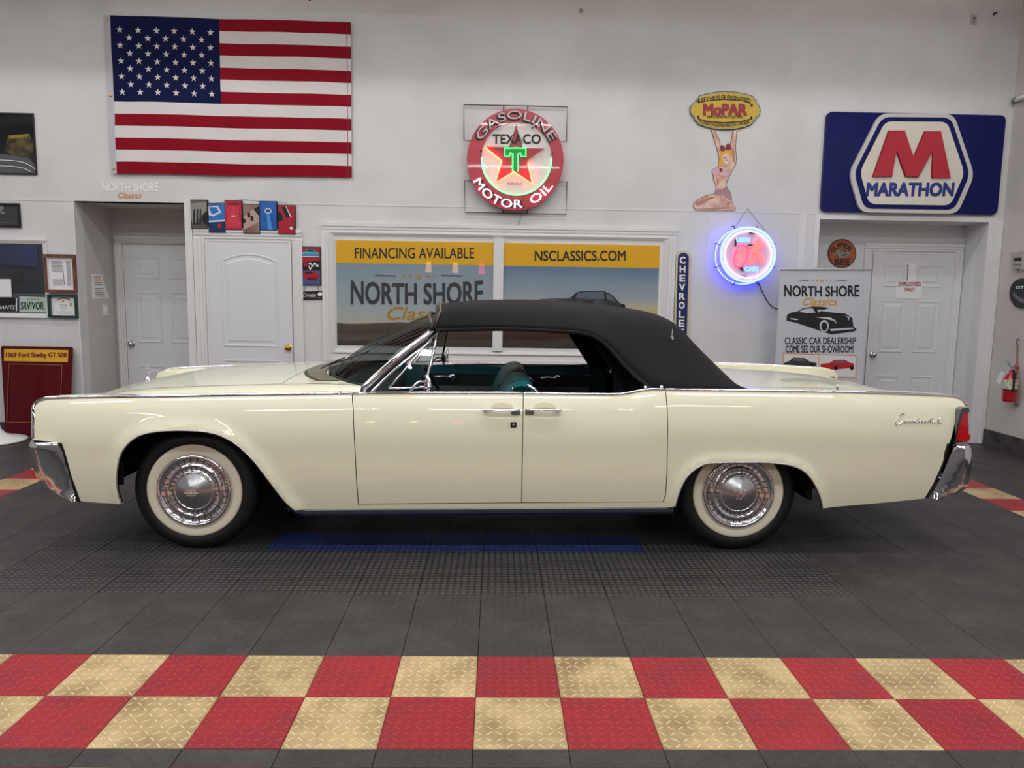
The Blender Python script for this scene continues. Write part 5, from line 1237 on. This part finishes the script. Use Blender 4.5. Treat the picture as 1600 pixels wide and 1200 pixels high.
OUTC = mat('cutout_edge', (92, 50, 48), .45); PINK = mat('pale_pink_print', (222, 176, 186), .4); MAUVE = mat('mauve_print', (176, 132, 142), .4); HAIR = mat('blonde_print', (222, 172, 50), .4); BOW = mat('maroon_print', (128, 26, 44), .4)
body = [(236, 364), (250, 372), (284, 376), (300, 420), (326, 480), (334, 560), (420, 540), (432, 470), (446, 400), (456, 376), (490, 374), (528, 368), (512, 384), (486, 396), (482, 470), (476, 540), (484, 640), (478, 700), (446, 756), (420, 810), (398, 860), (386, 892), (400, 925), (430, 970), (440, 1020), (438, 1046), (452, 1050), (440, 1072), (474, 1096), (474, 1136), (440, 1142), (200, 1140), (100, 1136), (76, 1104), (82, 1064), (120, 1030), (200, 990), (276, 974), (290, 930), (288, 895), (266, 850), (262, 806), (250, 776), (254, 748), (280, 734), (312, 728), (316, 640), (300, 560), (270, 470), (250, 400)]
sb = lambda q, n_=3: [(a[0], a[1]) for a in cat([(x, y, 0) for x, y in q], n_, True)]
poly('outline_board', f7(body), OUTC, t, pb, 0, .006)
def ins2(pts, k):
    pts = f7(pts); a = np.array(pts); n_ = len(a); out = []
    ar = 0.5*sum(a[i][0]*a[(i+1) % n_][1]-a[(i+1) % n_][0]*a[i][1] for i in range(n_)); s_ = 1 if ar > 0 else -1
    for i in range(n_):
        d = a[(i+1) % n_]-a[i-1]; d = d/np.linalg.norm(d); out.append((a[i][0]-d[1]*k*s_, a[i][1]+d[0]*k*s_))
    return out
poly('printed_skin', ins2(body, .75), SKIN, t, pb, .006, .007)
p8 = back(WY-.007)
poly('printed_hair', f7(sb([(320, 600), (340, 575), (380, 562), (430, 570), (440, 610), (425, 640), (400, 600), (356, 606), (348, 660), (360, 700), (330, 722), (314, 700), (324, 650)])), HAIR, t, p8, 0, .002)
poly('printed_face', f7(sb([(352, 620), (370, 600), (405, 598), (420, 620), (422, 660), (410, 690), (388, 704), (364, 690), (352, 660)])), mat('face_print', (236, 196, 174), .4), t, p8, .002, .003)
for q in ([(362, 638), (378, 636), (378, 642), (362, 644)], [(394, 630), (410, 628), (410, 634), (394, 636)]): poly('printed_eye', f7(q), INK, t, p8, .003, .004)
poly('printed_mouth', f7([(374, 672), (404, 664), (398, 684), (382, 688)]), WHITE, t, p8, .003, .004); poly('printed_lips', f7([(370, 669), (406, 660), (404, 665), (374, 674)]), REDINK, t, p8, .003, .0045); poly('printed_nose', f7([(384, 644), (390, 642), (392, 660), (384, 660)]), SKIND, t, p8, .003, .004)
for q in ([(334, 530), (350, 520), (375, 545), (372, 572), (345, 578), (332, 562)], [(385, 530), (400, 505), (425, 520), (430, 560), (400, 566), (382, 556)]): poly('printed_bow', f7(sb(q)), BOW, t, p8, .003, .005)
poly('printed_top', f7(sb([(256, 752), (280, 738), (318, 736), (340, 738), (370, 742), (396, 780), (418, 800), (396, 810), (350, 808), (316, 792), (290, 802), (262, 790)])), PINK, t, p8, 0, .002); poly('printed_knot', f7(sb([(322, 745), (345, 738), (352, 765), (330, 772)])), BOW, t, p8, .002, .003)
poly('printed_briefs', f7(sb([(290, 938), (340, 934), (388, 915), (420, 960), (434, 1010), (430, 1042), (400, 1022), (360, 990), (320, 992), (280, 985)])), MAUVE, t, p8, 0, .002)
for q in ([(100, 1060), (220, 1012), (300, 1002), (220, 1040), (130, 1090)], [(120, 1118), (260, 1110), (400, 1100), (410, 1112), (260, 1128)], [(300, 840), (318, 830), (316, 900), (304, 900)], [(440, 560), (462, 560), (470, 660), (450, 680)], [(400, 1050), (436, 1056), (400, 1090)]): poly('printed_shade', f7(sb(q, 4)), mat('printed_soft_shade', (186, 134, 116), .4), t, p8, 0, .001)

# ------------------------------------------------------------------ big blue panel sign
t = thing('blue_panel_sign', 'wide blue sign panel with a large raised red letter on white', 'sign', tuple(P(1420, 335, WY)))
def g7(pts): return [(1260+x/4.285, 160+y/4.285) for x, y in pts]
x0, x1, z0, z1 = wrect([(1288, 177), (1567.5, 180), (1556, 336), (1281.5, 332)], WY)
r_ = .055; pts = []
for cx, cz, a0 in ((x1-r_, z1-r_, 0), (x0+r_, z1-r_, 90), (x0+r_, z0+r_, 180), (x1-r_, z0+r_, 270)):
    pts += [(cx+r_*math.cos(math.radians(a0+a)), WY, cz+r_*math.sin(math.radians(a0+a))) for a in range(0, 91, 15)]
BLU = mat('sign_royal_blue', (2, 14, 88), .14, spec=.3)
B().prism(pts, (0, -.035, 0)).build('panel', BLU, t)
p9 = back(WY-.035)
def rnd(pts, r=10, n_=5):
    out = []; m_ = len(pts)
    for i in range(m_):
        a, b_, c_ = [np.array(pts[(i+k) % m_], float) for k in (-1, 0, 1)]
        u = (a-b_); v = (c_-b_); lu, lv = np.linalg.norm(u), np.linalg.norm(v); q = min(r, lu*.45, lv*.45)
        s0, s1 = b_+u/lu*q, b_+v/lv*q
        for k in range(n_+1):
            tt = k/n_; out.append(tuple((1-tt)**2*s0+2*tt*(1-tt)*b_+tt*tt*s1))
    return out
def hexa(k):
    q = [(480, 78), (975, 82), (1112, 490), (1000, 748), (350, 738), (278, 478)]; c_ = np.array([696, 410])
    return g7([tuple(c_+(np.array(p)-c_)*k) for p in q])
poly('raised_rim', rnd(hexa(1.0), 14), mat('sign_pale_grey', (206, 204, 198), .22, coat=.4), t, p9, 0, .03); 
poly('blue_ring', rnd(hexa(.925), 13), BLU, t, p9, .03, .033); poly('white_face', rnd(hexa(.835), 11), mat('sign_cream_white', (222, 218, 204), .25, coat=.4), t, p9, .033, .036)
Mp = [(545, 190), (655, 190), (712, 365), (785, 195), (897, 195), (962, 508), (832, 508), (840, 330), (745, 505), (657, 500), (598, 330), (570, 500), (437, 500)]
p10 = back(WY-.071)
a = [p10(*q, d=0.) for q in g7(Mp)]
poly('letter_base', g7(Mp), mat('sign_letter_dark_red', (140, 16, 34), .3), t, p10, 0, .012)
cM = np.array(g7([(700, 350)])[0]); 
poly('letter_face', ins2([((x*6/4.285+1140-0), 0) for x, y in Mp], 0) if False else [tuple(q) for q in (lambda A: [tuple(A[i]+(-1 if False else 1)*np.array([-(A[(i+1) % len(A)]-A[i-1])[1], (A[(i+1) % len(A)]-A[i-1])[0]])/np.linalg.norm(A[(i+1) % len(A)]-A[i-1])*1.3) for i in range(len(A))])(np.array(g7(Mp)))], mat('sign_letter_red', (184, 24, 46), .25, coat=.5), t, p10, .012, .022)
textq('lettering', 'MARATHON', mat('sign_blue_text', (30, 52, 130), .3), t, (1353.5, 285, 1490.5, 307), p10, bold=.05, slant=.12, thick=.003)
# round sign over the banner
t = thing('round_orange_sign', 'small round orange sign with dark wording over the banner', 'sign', tuple(P(1315, 418, RY2)))
pq = back(RY2)
poly('rim', ell(1315, 396, 22, 22.5, 40), mat('brown_rim', (70, 44, 34), .4), t, pq, 0, .012); poly('face', ell(1315, 396, 20.5, 21, 40), mat('orange_face', (190, 102, 62), .35, noise=(30, (170, 84, 48), .4, .6)), t, pq, .012, .014)
p11 = back(RY2-.014)
arctext('lettering', 'SUPER', mat('sign_brown_ink', (60, 34, 28), .4), t, (1315, 398), 15, 165, 22, 8, p11, bold=.05, depth=.002)
textq('lettering', 'BEE', mat('sign_brown_ink', (60, 34, 28), .4), t, (1304, 404, 1328, 414.5), p11, bold=.06, thick=.002)
poly('faded_patch', [(1302, 398), (1308, 391), (1316, 389), (1326, 392), (1329, 397), (1322, 402), (1310, 402)], mat('faded_grey_patch', (150, 150, 136), .5, noise=(60, (70, 66, 58), .45, .6)), t, p11, 0, .002)

# ------------------------------------------------------------------ roll-up banner stand
BY = 4.32
pv = back(BY)
t = thing('banner_stand', 'grey roll-up banner stand with black lettering beside the right-hand door', 'banner', (float(P(1285, 500, BY)[0]), BY, 0))
xa, xb = (P(1216, 430, BY)[0]+P(1214, 560, BY)[0])/2, (P(1356, 430, BY)[0]+P(1350, 590, BY)[0])/2; zb = P(1286, 423, BY)[2]
B().box((xa, BY-.001, .08), (xb, BY+.001, zb)).build('banner_sheet', mat('banner_grey', (196, 200, 208), .45), t)
B().tube([(xa-.01, BY, zb+.008), (xb+.01, BY, zb+.02)], .014, 8).build('top_rail', mat('silver_rail', (200, 200, 204), .3, metal=.6), t)
B().box((xa-.02, BY-.09, 0), (xb+.02, BY+.09, .08)).build('base_case', MATS['silver_rail'], t); B().tube([((xa+xb)/2, BY+.04, .05), ((xa+xb)/2, BY+.02, zb)], .01, 6).build('pole', STEEL, t)
def g8(pts): return [(1200+x/3.333, 360+y/3.333) for x, y in pts]
textq('lettering', 'NORTH SHORE', INK, t, (1225, 447, 1342.5, 463.5), pv, bold=.03, taper=.14, thick=.003)
textq('script_lettering', 'Classics', GOLD, t, (1254.5, 465, 1308.5, 477), pv, bold=.02, slant=.35, thick=.003)
for (x, r) in ((1270.5, 1.2), (1276.5, 2.2), (1284, 3.8), (1291.5, 2.2), (1298, 1.2)): poly('printed_star', star(x, 438, r), GOLD, t, pv, .001, .003)
for q in ((1247, 1264), (1305, 1323)): poly('printed_rule', [(q[0], 438.8), (q[1], 437.6), (q[1], 438.4), (q[0], 439.6)], INK, t, pv, .001, .003)
carb = g8([(96, 470), (98, 440), (120, 428), (152, 422), (180, 406), (235, 396), (285, 398), (318, 404), (300, 410), (275, 420), (340, 428), (400, 432), (438, 456), (444, 500), (462, 516), (448, 526), (330, 542), (262, 520), (150, 482)])
pc_ = poly('printed_car', carb, INK, t, pv, .001, .003)
BG = MATS['banner_grey']
poly('printed_detail', g8([(160, 424), (186, 410), (230, 404), (246, 428), (200, 430)]), BG, pc_, pv, .003, .004); poly('printed_detail', g8([(118, 456), (160, 462), (150, 468), (116, 462)]), BG, pc_, pv, .003, .004)
poly('printed_detail', g8([(255, 412), (300, 414), (275, 420), (262, 428)]), BG, pc_, pv, .003, .004)
wl_ = ell(*g8([(292, 498)])[0], 7.2, 9.4, 20); poly('printed_tyre', wl_, BG, pc_, pv, .003, .004); poly('printed_hub', ell(*g8([(292, 500)])[0], 4.6, 6.8, 18), INK, pc_, pv, .004, .005)
poly('printed_detail', g8([(240, 450), (320, 452), (350, 468), (356, 486), (340, 470), (312, 464)]), BG, pc_, pv, .003, .004); poly('printed_detail', g8([(320, 514), (440, 506), (446, 514), (330, 524)]), BG, pc_, pv, .003, .004); poly('printed_detail', g8([(380, 440), (410, 448), (420, 470), (424, 450)]), BG, pc_, pv, .003, .004)
textq('lettering', 'CLASSIC CAR DEALERSHIP', INK, t, (1226, 527, 1337.5, 538), pv, bold=.02, thick=.003); textq('lettering', 'COME SEE OUR SHOWROOM!', INK, t, (1227.5, 540, 1333.5, 551), pv, bold=.02, thick=.003)
for q in ([(78, 638), (460, 650), (460, 653), (78, 641)], [(262, 644), (265, 644), (265, 770), (262, 770)], [(457, 650), (460, 650), (460, 800), (457, 800)], [(78, 638), (81, 638), (81, 760), (78, 760)], [(262, 762), (460, 766), (460, 769), (262, 765)]): poly('gold_rule', g8(q), GOLD, t, pv, .001, .003)
poly('print_ground', g8([(84, 644), (455, 656), (455, 762), (84, 756)]), mat('pale_print_ground', (222, 222, 220), .5), t, pv, .001, .002)
for k, (pts, m, win) in enumerate((([(82, 690), (110, 680), (130, 662), (190, 664), (215, 682), (252, 690), (252, 706), (82, 706)], mat('dark_red_car_print', (60, 54, 56), .4), [(125, 678), (138, 667), (182, 669), (198, 682)]), ([(272, 696), (320, 690), (345, 674), (400, 674), (425, 688), (448, 694), (446, 710), (420, 718), (300, 728), (275, 712)], mat('bright_red_car_print', (186, 32, 44), .35), [(335, 690), (350, 679), (398, 679), (412, 690)]))):
    c_ = poly('printed_car', g8(pts), m, t, pv, .002, .003); poly('printed_window', g8(win), mat('grey_blue_print', (96, 104, 116), .4), c_, pv, .003, .004)
    for wx in ((300, 352, 436)[1:] if k else (110, 225)): poly('printed_wheel', ell(*g8([(wx, 716 if k else 704)])[0], 3, 3.4, 14), BLACK, c_, pv, .004, .005)

# ------------------------------------------------------------------ right wall
pR = rightw(RXW)
t = thing('fire_extinguisher', 'red fire extinguisher hanging on the right wall', 'fire extinguisher', tuple(PX(1578, 628, RXW)))
bc = PX(1579, 600, RXW-.09); zt0, zb0 = PX(1577, 582, RXW-.09)[2], PX(1577, 627.5, RXW-.09)[2]
RE = mat('extinguisher_red', (178, 14, 30), .22, coat=.6); rr = .062; H_ = zt0-zb0
B().lathe([(.001, zb0), (rr*.9, zb0), (rr, zb0+.015), (rr, zt0-.07), (rr*.8, zt0-.03), (rr*.35, zt0), (.018, zt0+.012), (.018, zt0+.03), (.001, zt0+.03)], (bc[0], bc[1], 0), 'Z', 28).build('cylinder', RE, t, True)
B().lathe([(rr+.0015, zb0+H_*.44), (rr+.0015, zb0+H_*.78)], (bc[0], bc[1], 0), 'Z', 28).build('label', mat('extinguisher_label', (214, 210, 180), .5, noise=(60, (150, 150, 120), .5, .56)), t)
B().lathe([(rr+.002, zb0+H_*.40), (rr+.002, zb0+H_*.44)], (bc[0], bc[1], 0), 'Z', 28).build('band', BLACK, t)
B().tube([(bc[0], bc[1]+.06, zt0+.085), (bc[0], bc[1], zt0+.035), (bc[0], bc[1]-.08, zt0+.03)], .009, 6).build('lower_lever', STEEL, t); B().tube([(bc[0], bc[1]+.02, zt0+.05), (bc[0], bc[1]-.07, zt0+.075)], .008, 6).build('upper_lever', STEEL, t)
B().tube([(bc[0], bc[1]+.07+.018*math.cos(a), zt0+.10+.018*math.sin(a)) for a in np.linspace(0, 2*PI, 17)[:-1]], .003, 5, closed=True).build('pull_pin', STEEL, t)
B().tube([(bc[0], bc[1]-.01, zt0+.03), (bc[0]-.02, bc[1]-.07, zt0-.0), (bc[0]-.02, bc[1]-.075, zb0+.1)], .010, 6).build('hose', BLACK, t)
B().prism([(bc[0]-.064, bc[1]+.01, zt0-.0), (bc[0]-.064, bc[1]+.06, zt0+.01), (bc[0]-.066, bc[1]+.11, zt0-.10), (bc[0]-.066, bc[1]+.05, zt0-.12)], (-.002, 0, 0)).build('tag', PAPER, t)
t = thing('hooked_rod', 'thin rusty rod with hooks standing beside the extinguisher', 'rod', tuple(PX(1588.5, 626, RXW)))
pR2 = rightw(RXW-.012)
B().tube([pR2(1589.5, 537), pR2(1589, 570), pR2(1588, 625)], .006, 6).build('rod', mat('rusty_steel', (150, 84, 56), .5, metal=.3), t); B().tube([pR2(1589, 537), pR2(1587.5, 532), pR2(1590, 529.5), pR2(1593, 532)], .004, 5).build('top_hook', WIRE, t); B().tube([pR2(1588, 625), pR2(1586.5, 633), pR2(1589, 635), pR2(1590.5, 631)], .004, 5).build('bottom_hook', WIRE, t); poly('clip', [(1587.5, 570), (1591.5, 570), (1591.5, 578), (1587.5, 578)], REDINK, t, pR2, 0, .02)
t = thing('wall_thermostat', 'small beige control box on the right wall', 'control box', tuple(PX(1595, 420, RXW)))
poly('box', [(1587, 395.5), (1606, 393), (1606, 421), (1588, 419)], mat('beige_plastic', (176, 170, 166), .4), t, pR, 0, .05); poly('display', [(1592, 403.5), (1604, 402.5), (1604, 408), (1592, 408.5)], BLACK, t, pR, .05, .052); poly('lower_slot', [(1591, 413), (1604, 412.5), (1604, 414.5), (1591, 415)], GREYINK, t, pR, .05, .052); B().tube([pR(1591, 420), pR(1591, 427)], .003, 5).build('pull_knob', BLACK, t)
t = thing('round_black_sign', 'round black sign with white letters cut off at the right edge', 'sign', tuple(PX(1597, 482, RXW)))
poly('rim', ell(1599, 458.5, 19.5, 23.5, 36), mat('dark_brown_rim', (46, 24, 24), .35), t, pR, 0, .016); poly('face', ell(1599, 458.5, 17.8, 21.8, 36), mat('gloss_black_face', (22, 24, 28), .15), t, pR, .016, .018)
pR3 = rightw(RXW-.018); textq('lettering', 'GTO', WHITE, t, (1587.5, 447, 1608, 451.5), pR3, bold=.03, thick=.002); poly('printed_car', [(1583, 456), (1592, 464), (1610, 472), (1610, 476), (1594, 472), (1583, 462)], mat('blue_grey_print', (96, 104, 116), .3), t, pR3, 0, .002)
t = thing('wall_bracket', 'white pipe bracket high up on the right wall', 'bracket', tuple(PX(1594, 160, RXW)))
B().tube([tuple(PX(1586, 157, RXW-.02)), tuple(PX(1606, 149, RXW-.06))], .022, 10).build('pipe', TRIM, t, True)
B().tube([tuple(PX(1584.5, 157.5, RXW-.02)), tuple(PX(1587, 156.5, RXW-.02))], .030, 10).build('end_cap', mat('grey_cap', (120, 118, 116), .5), t)
for k, (x, y, r) in enumerate(((908, 17, .022), (1521.5, 31, .03), (1553, 22, .012), (484, 1, .008))):
    t = thing('wall_fitting', ['small round chrome fitting high on the wall above the round sign', 'pale box with two dark spots high on the wall at the right', 'small dark stub high on the wall near the right corner', 'tiny dark nail at the top edge right of the flag'][k], 'wall fitting', tuple(P(x, y, WY)))
    if k == 1:
        poly('plate', [(x-5, y-8), (x+5, y-8), (x+5, y+8), (x-5, y+8)], mat('pale_plate', (196, 188, 184), .5), t, pb, 0, .006); poly('spot', ell(x, y-2, 2.4, 2.4, 12), GREYINK, t, pb, .006, .01); poly('spot', ell(x-.5, y+3.5, 1.6, 1.6, 10), GREYINK, t, pb, .006, .01)
    else:
        c_ = P(x, y, WY); B().lathe([(.001, -.05), (r*.5, -.048), (r*.6, -.01), (r, -.006), (r, 0)], tuple(c_), n=16).build('body', STEEL if k == 0 else WIRE, t, True)

# ------------------------------------------------------------------ left: red board leaning on the wall and white pedestal
z_top = P(57, 541.5, 4.50)[2]
t = thing('red_display_board', 'dark red display board with a yellow heading leaning on the wall', 'display board', (float(P(57, 640, 4.43)[0]), 4.43, 0))
def lb(px, py, d=0.):   # the board leans back
    q = None; Y = 4.4
    for _ in range(4):
        q = P(px, py, Y-d); Y = 4.43+.14*max(0, min(1, q[2]/z_top))
    return tuple(P(px, py, Y-d))
BR = mat('dark_red_board', (84, 4, 18), .2, spec=.25)
poly('board', rnd([(1, 540.5), (114.5, 542), (108, 700), (10, 700)], 4), BR, t, lb, 0, .018)
poly('yellow_heading', [(6.5, 545), (106.5, 547), (106, 566), (6, 564)], mat('board_yellow', (222, 168, 40), .4), t, lb, .018, .020)
textq('lettering', '1969 Ford Shelby GT 500', mat('board_maroon', (110, 16, 30), .4), t, (9, 550.5, 104, 560.5), lb, bold=.03, thick=.023)
for q in ([(13.5, 568), (97.5, 570), (97.5, 571), (13.5, 569)], [(13.5, 568), (14.5, 568), (11, 660), (10, 660)], [(96.5, 570), (97.5, 570), (94, 660), (93, 660)], [(10, 659), (94, 659.5), (94, 660.5), (10, 660)]): poly('thin_gold_line', q, mat('dull_gold_line', (150, 90, 50), .5), t, lb, .018, .0195)
t = thing('pedestal_stand', 'white round flared foot of a stand at the left edge of the picture', 'stand', tuple(PZ(-12, 690, 0)))
fc = PZ(-12, 690, 0)
B().lathe([(.001, .0), (.27, .0), (.285, .010), (.28, .024), (.21, .040), (.12, .065), (.075, .12), (.055, .22), (.045, .45), (.04, 1.1), (.001, 1.1)], (fc[0], fc[1], 0), 'Z', 40).build('foot', WHITE, t, True)
# pendant lamps behind the camera (they show as reflections in the display glass) and the ceiling fixtures
for k, (px, py, c_) in enumerate(((669.5, 418.5, (255, 190, 120)), (711.5, 419.5, (255, 190, 120)), (753, 421.5, (255, 40, 110)))):
    q = P(px, py, 2*(WY-.02)+5.2); y = -5.2
    t = thing('pendant_lamp', ['left amber pendant lamp behind the camera', 'right amber pendant lamp behind the camera', 'pink pendant lamp behind the camera'][k], 'lamp', (float(q[0]), y, float(q[2])-.1))
    B().lathe([(.05, .14), (.075, -.10), (.001, -.10)], (q[0], y, q[2]), 'Z', 16).build('shade', neon('lamp_%d' % k, c_, 7.), t, True); B().tube([(q[0], y, q[2]+.14), (q[0], y, CEIL)], .006, 5).build('cord', WIRE, t)
for (lx, ly) in LIGHTS:
    t = thing('ceiling_light', 'long white strip light hanging below the ceiling', 'ceiling light', (lx, ly, 4.47), 'strip lights under the ceiling')
    B().box((lx-1.2, ly-.10, 4.47), (lx+1.2, ly+.10, 4.53)).build('housing', TRIM, t)
    if ly > 3:
        for e in (-1, 1): B().prism([(lx-1.25, ly+e*.10, 4.50), (lx+1.25, ly+e*.10, 4.50), (lx+1.25, ly+e*.30, 4.25), (lx-1.25, ly+e*.30, 4.25)], (0, 0, .006)).build('reflector', TRIM, t)  # unseen hoods added to this row, shaped to shade the upper wall
    for e in (-1.0, 1.0): B().tube([(lx+e, ly, 4.53), (lx+e, ly, CEIL)], .006, 5).build('hanger', WIRE, t)
